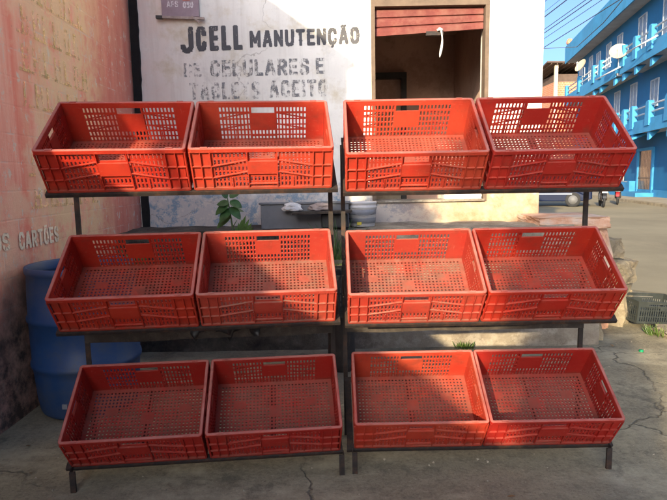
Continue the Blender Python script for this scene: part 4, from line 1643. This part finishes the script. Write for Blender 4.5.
# street door with grille, step, beige roller door
mb = MB()
mb.box(-1.9, -1.7, 0.001, 0.10, 0.3, 2.6); mb.box(0.35, 0.55, 0.001, 0.10, 0.3, 2.6); mb.box(-1.9, 0.55, 0.001, 0.11, 2.6, 2.75)
dr = mb.build('door', M['blue_trim'], bh)
mb = MB(); mb.box(-1.7, 0.35, 0.001, 0.02, 0.3, 2.6)
mb.build('door_panel', M['glass_dark'], dr)
mb = MB()
for k in range(9):
    mb.box(-1.60 + k * 0.23, -1.585 + k * 0.23, 0.03, 0.045, 0.32, 2.58)
mb.box(-1.7, 0.35, 0.0505, 0.06, 1.1, 1.15)
mb.build('grille', M['frame_brown'], dr)
mb = MB(); mb.box(-2.2, 2.4, 0.062, 0.95, 0.14, 0.36)
mb.box(0.6, 2.3, 0.0625, 0.4, 0.3605, 0.95)
mb.build('door_step', M['blue_trim'], bh)
mb = MB()
for k in range(16):
    mb.box(2.75, 4.9, 0.061, 0.09 + 0.02 * (k % 2), 0.15 + k * 0.17, 0.15 + (k + 1) * 0.17 - 0.002)
mb.build('roller_door', M['beige_shutter'], bh)
mb = MB(); mb.prism([(0.002, 3.55), (1.7, 2.95), (1.7, 3.05), (0.002, 3.68)], -2.4, 1.2, 'x')
mb.build('door_awning', M['blue_trim'], bh)

# satellite dishes on the house
def dish(x, out, z, rad, label, yaw):
    p = fac(x, out)
    root = empty('satellite_dish', (p[0], p[1], z), (0, 0, yaw))
    tag(root, label, 'satellite dish', 'satellite dishes on the blue house')
    mb = MB()
    pr = [(0.001, 0.0)] + [(rad * t, 0.22 * rad * t * t) for t in (0.2, 0.4, 0.6, 0.8, 1.0)]
    m = Matrix.Rotation(R(62), 4, 'X')
    mb.lathe(pr, 28, cap0=False, cap1=False, mat=m)
    mb.lathe([(r, zz - 0.015) for r, zz in pr], 28, cap0=False, cap1=False, mat=m)
    mb.build('reflector', M['dish'], root, fix=False)
    mb = MB()
    tip = m @ Vector((0, 0, rad * 0.95))
    low = m @ Vector((0, -rad * 0.98, 0.2 * rad))
    mb.tube([low, tip], 0.02, 6)
    mb.tube([tip, tip + Vector((0, 0.10, 0.03))], 0.045, 8)
    mb.build('feed_arm', M['rail_white'], root)
    mb = MB()
    mb.tube([(0, 0.02, -0.02), (0, 0.28, -0.10), (0, 0.30, -rad * 1.6)], 0.028, 8)
    mb.build('mount', M['rail_white'], root)


dish(0.2, 1.40, 8.05, 0.48, 'larger cream satellite dish on the balcony, nearer of the two on the blue house', R(-30))
dish(8.8, 1.40, 8.95, 0.46, 'smaller cream satellite dish near the far end of the blue house', R(-75))

o = crumple(0.25, 0.25, 0.30, 1.7, 0.15).build('clay_pot', M['clay'], None, (*fac(15.6, 0.85), 12.08))
tag(o, 'orange clay pot on the far corner of the blue eave', 'pot')

# brick house with dark roof beyond
bk2 = empty('brick_house', (25.0, 62, 0))
tag(bk2, 'unfinished orange brick house with dark overhanging roof beyond the blue house', 'house')
mb = MB(); mb.box(-1.2, 6, -1.8, 4, 0, 11.2)
mb.build('wall', M['brick'], bk2)
mb = MB()
mb.add([(-2.6, -3.4, 12.9), (6.2, -3.4, 12.75), (6.2, 4.2, 12.1), (-2.0, 4.2, 12.1), (-2.6, -3.4, 13.05), (6.2, -3.4, 12.9), (6.2, 4.2, 12.25), (-2.0, 4.2, 12.25)],
       [(0, 3, 2, 1), (4, 5, 6, 7), (0, 1, 5, 4), (1, 2, 6, 5), (2, 3, 7, 6), (3, 0, 4, 7)])
for k in range(14):
    mb.bar((-2.1 + k * 0.6, -3.3, 12.82), (-2.1 + k * 0.6, 4.0, 12.02), 0.08, 0.12)
mb.build('roof', M['roof_dark'], bk2)
mb = MB(); mb.box(-1.0, 6, -1.5, 3.5, 11.2, 12.05)
mb.build('roof_void', M['roof_dark'], bk2)
mb = MB(); mb.box(-1.55, -1.25, -2.9, -2.6, 0, 12.75)
mb.build('post', M['cream_post'], bk2)
# low house further along the street
lh = empty('row_house', (11.0, 74, 0))
tag(lh, 'pale low house at the far end of the street', 'house')
mb = MB(); mb.box(-7, 12, 0, 8, 0, 5.2)
mb.build('wall', M['peach'], lh)
mb = MB(); mb.prism([(-0.4, 5.2), (8.4, 5.2), (4, 6.6)], -7.4, 12.4, 'x')
mb.build('roof', M['clay'], lh)

# ------------------------------------------------------------------ overhead cables
cab = [(8.0, 7.2, 0.030), (8.0, 7.75, 0.018), (8.1, 7.95, 0.020), (8.0, 6.75, 0.020), (8.0, 6.62, 0.024), (8.1, 6.48, 0.016), (8.0, 6.1, 0.022), (8.05, 7.42, 0.012)]
desc = ['thick black street cable', 'thin upper street cable', 'topmost street cable', 'upper cable of the close pair', 'thick lower cable of the close pair', 'thin cable just under the close pair', 'lowest street cable crossing the eave', 'thinnest street cable']
for i, (x, z, r) in enumerate(cab):
    mb = MB()
    pts = []
    for k in range(25):
        t = k / 24
        y = 4 + 76 * t
        pts.append((x, y, z + 0.25 * (1 - math.sin(PI * min(1, t * 1.6 + 0.05))) * 0.4))
    mb.tube(pts, r * 0.6, 6)
    tag(mb.build('overhead_cable', M['cable']), desc[i] + ' against the sky beside the blue house', 'cable', 'overhead cables along the street')
mb = MB()
pa, pb = fac(21, 1.6), fac(-6, 2.6)
mb.tube([(8.0, 30.0, 8.4), (14.5, 42, 10.6), (*fac(9, 1.7), 10.3), (*fac(2, 1.8), 10.1), (*fac(-6, 2.0), 10.4)], 0.025, 6)
tag(mb.build('overhead_cable', M['cable']), 'drooping service cable crossing in front of the blue house windows', 'cable', 'overhead cables along the street')

# ------------------------------------------------------------------ parked car
def wheel(root, x, y, r, w, name='wheel'):
    m = Matrix.Translation((x, y, r)) @ Matrix.Rotation(PI / 2, 4, 'X')
    mb = MB(); mb.lathe([(r * 0.62, -w / 2), (r * 0.93, -w / 2), (r, -w / 2 + 0.03), (r, w / 2 - 0.03), (r * 0.93, w / 2), (r * 0.62, w / 2)], 28, mat=m)
    o = mb.build(name, M['tyre'], root)
    mb = MB(); mb.lathe([(r * 0.60, -w / 2 - 0.004), (r * 0.60, w / 2 + 0.004)], 24, mat=m)
    mb.build('rim', M['alloy'], o)


car = empty('parked_car', (9.35, 24.6, 0.0), (0, 0, R(-22)))
tag(car, 'dark blue parked car across the street behind the rack post', 'car')
body = [(-1.95, 0.32), (-1.98, 0.62), (-1.90, 0.90), (-1.45, 1.00), (-0.9, 1.42), (-0.3, 1.50), (0.45, 1.46), (1.05, 1.02), (1.75, 0.90), (1.98, 0.72), (2.0, 0.34), (1.65, 0.24), (-1.6, 0.24)]
mb = MB()
n = len(body)
secs = [(-0.80, 0.93), (-0.74, 1.0), (0.74, 1.0), (0.80, 0.93)]
vs = []; fs = []
for (yy, s) in secs:
    for (x, z) in body:
        zz = z
        nar = 1.0 if z < 0.95 else 1 - (z - 0.95) * 0.36
        vs.append((x * (0.985 if s < 1 else 1), yy * nar, 0.3 + (zz - 0.3) * s))
for k in range(len(secs) - 1):
    for i in range(n):
        j = (i + 1) % n
        fs.append((k * n + i, k * n + j, (k + 1) * n + j, (k + 1) * n + i))
fs.append(tuple(range(n))); fs.append(tuple(range(3 * n, 4 * n))[::-1])
mb.add(vs, fs)
mb.build('body', M['car_blue'], car, bevel=0.05)
for s in (-1, 1):
    mb = MB()
    yy = s * 0.70
    for poly in ([(-1.30, 1.02), (-0.85, 1.36), (-0.28, 1.43), (-0.28, 1.02)], [(-0.20, 1.02), (-0.20, 1.43), (0.40, 1.40), (0.90, 1.02)]):
        vs = []
        for x, z in poly:
            w = 0.80 * (1 - (z - 0.95) * 0.36) + 0.006
            vs.append((x, s * (w - 0.06), z)); vs.append((x, s * w, z))
        m = len(poly)
        fs = [tuple(2 * i for i in range(m)), tuple(2 * i + 1 for i in range(m))] + [(2 * i, 2 * i + 1, 2 * ((i + 1) % m) + 1, 2 * ((i + 1) % m)) for i in range(m)]
        mb.add(vs, fs)
    mb.build('side_window', M['glass_dark'], car)
    mb = MB(); mb.bar((-1.7, s * 0.815, 0.56), (1.2, s * 0.815, 0.56), 0.02, 0.03)
    mb.build('trim_strip', M['chrome_white'], car)
    mb = MB(); mb.box(1.80, 1.985, s * 0.62 - 0.14, s * 0.62 + 0.14, 0.64, 0.80)
    mb.build('headlight', M['chrome_white'], car)
    for x in (-1.22, 1.25):
        wheel(car, x, s * 0.72, 0.31, 0.2)


# ------------------------------------------------------------------ motorbikes
def motorbike(loc, rot, paint, label):
    root = empty('motorbike', loc, (0, 0, rot))
    tag(root, label, 'motorbike', 'motorbikes parked by the blue house')
    for x in (-0.62, 0.62):
        m = Matrix.Translation((x, 0, 0.30)) @ Matrix.Rotation(PI / 2, 4, 'X')
        mb = MB()
        tor_n = 26
        vs = []; fs = []
        for i in range(tor_n):
            a = 2 * PI * i / tor_n
            for k in range(8):
                b = 2 * PI * k / 8
                rr_ = 0.255 + 0.045 * math.cos(b)
                vs.append(m @ Vector((rr_ * math.cos(a), rr_ * math.sin(a), 0.045 * math.sin(b))))
        for i in range(tor_n):
            for k in range(8):
                fs.append((i * 8 + k, i * 8 + (k + 1) % 8, ((i + 1) % tor_n) * 8 + (k + 1) % 8, ((i + 1) % tor_n) * 8 + k))
        mb.add(vs, fs, True)
        w = mb.build('wheel', M['tyre'], root)
        mb = MB()
        for k in range(8):
            a = PI * k / 8
            mb.tube([m @ Vector((0.22 * math.cos(a), 0.22 * math.sin(a), 0)), m @ Vector((-0.22 * math.cos(a), -0.22 * math.sin(a), 0))], 0.006, 5)
        mb.tube([m @ Vector((0, 0, -0.06)), m @ Vector((0, 0, 0.06))], 0.05, 10)
        mb.build('spokes', M['alloy'], w)
    mb = MB()
    mb.tube([(-0.62, 0.08, 0.30), (-0.15, 0.08, 0.36), (0.0, 0.06, 0.30), (0.28, 0.05, 0.42), (0.38, 0.0, 0.78)], 0.022, 8)
    mb.tube([(-0.62, -0.08, 0.30), (-0.15, -0.08, 0.36), (0.0, -0.06, 0.30), (0.28, -0.05, 0.42), (0.38, 0.0, 0.78)], 0.022, 8)
    mb.tube([(-0.62, 0.10, 0.30), (-0.50, 0.10, 0.68)], 0.022, 8)
    mb.tube([(-0.62, -0.10, 0.30), (-0.50, -0.10, 0.68)], 0.022, 8)
    mb.build('frame', M['iron'], root)
    mb = MB(); mb.lathe([(0.10, -0.16), (0.14, -0.1), (0.14, 0.06), (0.09, 0.16)], 14, (0.02, 0, 0.42))
    mb.build('engine', M['alloy'], root)
    mb = MB()
    mb.tube([(0.62, 0.07, 0.30), (0.38, 0.07, 0.86)], 0.024, 8); mb.tube([(0.62, -0.07, 0.30), (0.38, -0.07, 0.86)], 0.024, 8)
    mb.build('fork', M['alloy'], root)
    mb = MB(); mb.tube([(0.40, 0.0, 0.72), (0.28, 0, 0.80), (0.08, 0, 0.80), (-0.10, 0, 0.72)], [0.05, 0.13, 0.13, 0.05], 14)
    mb.build('tank', M[paint], root)
    mb = MB(); mb.tube([(-0.05, 0, 0.74), (-0.25, 0, 0.74), (-0.55, 0, 0.80), (-0.72, 0, 0.83)], [0.07, 0.12, 0.12, 0.05], 12)
    mb.build('seat', M['moto_black'], root)
    mb = MB()
    mb.tube([(0.40, 0, 0.98), (0.36, 0.16, 1.02), (0.26, 0.34, 1.0)], 0.016, 8); mb.tube([(0.40, 0, 0.98), (0.36, -0.16, 1.02), (0.26, -0.34, 1.0)], 0.016, 8)
    mb.tube([(0.39, 0, 0.84), (0.40, 0, 0.98)], 0.03, 8)
    mb.build('handlebar', M['alloy'], root)
    mb = MB(); mb.lathe([(0.02, -0.08), (0.08, -0.05), (0.095, 0.05), (0.0905, 0.06)], 18, mat=Matrix.Translation((0.50, 0, 0.88)) @ Matrix.Rotation(PI / 2, 4, 'Y'))
    mb.build('headlight', M['chrome_white'], root)
    for (cx, a0, a1, nm) in ((-0.62, 30, 165, 'rear_fender'), (0.62, 20, 150, 'front_fender')):
        mb = MB()
        vs = []; fs = []
        for k in range(9):
            a = R(a0 + (a1 - a0) * k / 8)
            for yy in (-0.065, 0.065):
                for rr_ in (0.325, 0.335):
                    vs.append((cx + rr_ * math.cos(a), yy, 0.30 + rr_ * math.sin(a)))
        for k in range(8):
            o = 4 * k
            for (p, q) in ((0, 1), (1, 3), (3, 2), (2, 0)):
                fs.append((o + p, o + q, o + 4 + q, o + 4 + p))
        fs += [(0, 1, 3, 2), (32, 34, 35, 33)]
        mb.add(vs, fs)
        mb.build(nm, M[paint], root)
    mb = MB(); mb.box(-0.985, -0.97, -0.10, 0.10, 0.60, 0.76)
    mb.bar((-0.97, 0, 0.74), (-0.70, 0, 0.78), 0.04, 0.03)
    mb.build('number_plate', M['plate'], root)
    mb = MB(); mb.box(-0.80, -0.74, -0.06, 0.06, 0.80, 0.87)
    mb.build('tail_light', M['moto_red'], root)


motorbike((11.35, 23.2, 0.004), R(70), 'moto_black', 'black motorbike with a white plate parked nearest beside the blue car')
motorbike((12.9, 24.9, 0.004), R(62), 'moto_red', 'red motorbike parked between the black one and the beige shutter')

# ------------------------------------------------------------------ unseen trees behind the viewer, added to shade the crates
tr = empty('street_tree', (-2.78, -6.9, 0))
tag(tr, 'small leafy tree growing behind the low pink garden wall', 'tree')
mb = MB()
mb.tube([(0, 0, 0), (0.04, 0.02, 1.2), (-0.02, 0, 2.4), (0.0, 0.05, 3.3)], [0.11, 0.09, 0.07, 0.04], 10)
for k in range(6):
    a = k * 1.05
    mb.tube([(0, 0, 2.3 + 0.15 * k), (0.2 * math.cos(a), 0.2 * math.sin(a), 2.9 + 0.15 * k), (0.34 * math.cos(a), 0.34 * math.sin(a), 3.4 + 0.15 * k)], [0.04, 0.025, 0.01], 6)
mb.build('trunk', M['bark'], tr)
rr = random.Random(3)
mb = MB()
cl = [(0, 0, 4.35, 0.44), (0.18, 0.3, 4.15, 0.40), (-0.15, 0.4, 4.2, 0.36), (0.1, -0.4, 4.45, 0.40), (0.12, 0.3, 3.75, 0.36), (-0.02, -0.2, 3.8, 0.34), (0.05, 0.1, 4.65, 0.30),
      (0.15, -0.1, 3.4, 0.34), (0.0, 0.2, 3.25, 0.32), (0.05, -0.1, 2.95, 0.34), (0.14, 0.1, 2.9, 0.28), (0.1, 0.0, 2.65, 0.28), (0.22, 0.0, 3.05, 0.26), (0.20, 0.1, 2.75, 0.26), (0.12, 0.1, 2.9, 0.34)]
for (cx, cy, cz, cr) in cl:
    for i in range(300):
        d = Vector((rr.gauss(0, 1), rr.gauss(0, 1), rr.gauss(0, 1))).normalized() * cr * rr.random() ** 0.4
        p = Vector((cx, cy, cz)) + d
        q = p + Vector((rr.uniform(-1, 1), rr.uniform(-1, 1), rr.uniform(-0.8, 0.5))).normalized() * rr.uniform(0.10, 0.16)
        leaf(mb, p, q, rr.uniform(0.05, 0.08), (rr.uniform(-1, 1), rr.uniform(-1, 1), 1), 0.2, 0.1, 3)
mb.build('crown', M['leaf'], tr, fix=False)
t2 = empty('street_tree', (-3.30, -4.0, 0))  # second added tree, crown shaped to shade the top left crate
tag(t2, 'round headed young tree behind the garden wall, nearest the pink house', 'tree')
mb = MB()
mb.tube([(0, 0, 0), (0.03, 0.02, 1.3), (-0.02, 0, 2.6), (0.0, 0.02, 3.5)], [0.05, 0.045, 0.035, 0.02], 10)
mb.build('trunk', M['bark'], t2)
mb = MB()
for (cx, cy, cz, cr) in ((0, 0, 3.72, 0.28), (0.2, 0.1, 3.72, 0.24), (-0.2, -0.1, 3.74, 0.24), (0.05, 0.2, 3.85, 0.22)):
    for i in range(420):
        d = Vector((rr.gauss(0, 1), rr.gauss(0, 1), rr.gauss(0, 1))).normalized() * cr * rr.random() ** 0.4
        p = Vector((cx, cy, cz)) + d
        q = p + Vector((rr.uniform(-1, 1), rr.uniform(-1, 1), rr.uniform(-0.5, 0.5))).normalized() * rr.uniform(0.08, 0.13)
        leaf(mb, p, q, rr.uniform(0.05, 0.075), (rr.uniform(-1, 1), rr.uniform(-1, 1), 1), 0.2, 0.1, 3)
mb.build('crown', M['leaf'], t2, fix=False)

# ------------------------------------------------------------------ unseen house added behind the viewer to block low sky light
nh = empty('cream_house', (5.6, -9.0, 0))
tag(nh, 'cream two storey house across the lane, facing the crate racks', 'house')
mb = MB(); mb.box(-4.8, 6.0, -4.0, 2.4, 0, 5.6)
mb.build('wall', M['cream_post'], nh)
mb = MB(); mb.prism([(-4.4, 5.602), (2.8, 5.602), (-0.8, 7.0)], -5.1, 6.3, 'x')
mb.build('roof', M['clay'], nh)
for xx in (-3.2, 0.2, 3.6):
    for zz in (1.0, 3.6):
        mb = MB(); mb.box(xx, xx + 1.1, 2.401, 2.45, zz, zz + 1.2)
        w_ = mb.build('window', M['win_frame'], nh)
        mb = MB(); mb.box(xx + 0.08, xx + 1.02, 2.4505, 2.46, zz + 0.08, zz + 1.12)
        mb.build('pane', M['glass_dark'], w_)
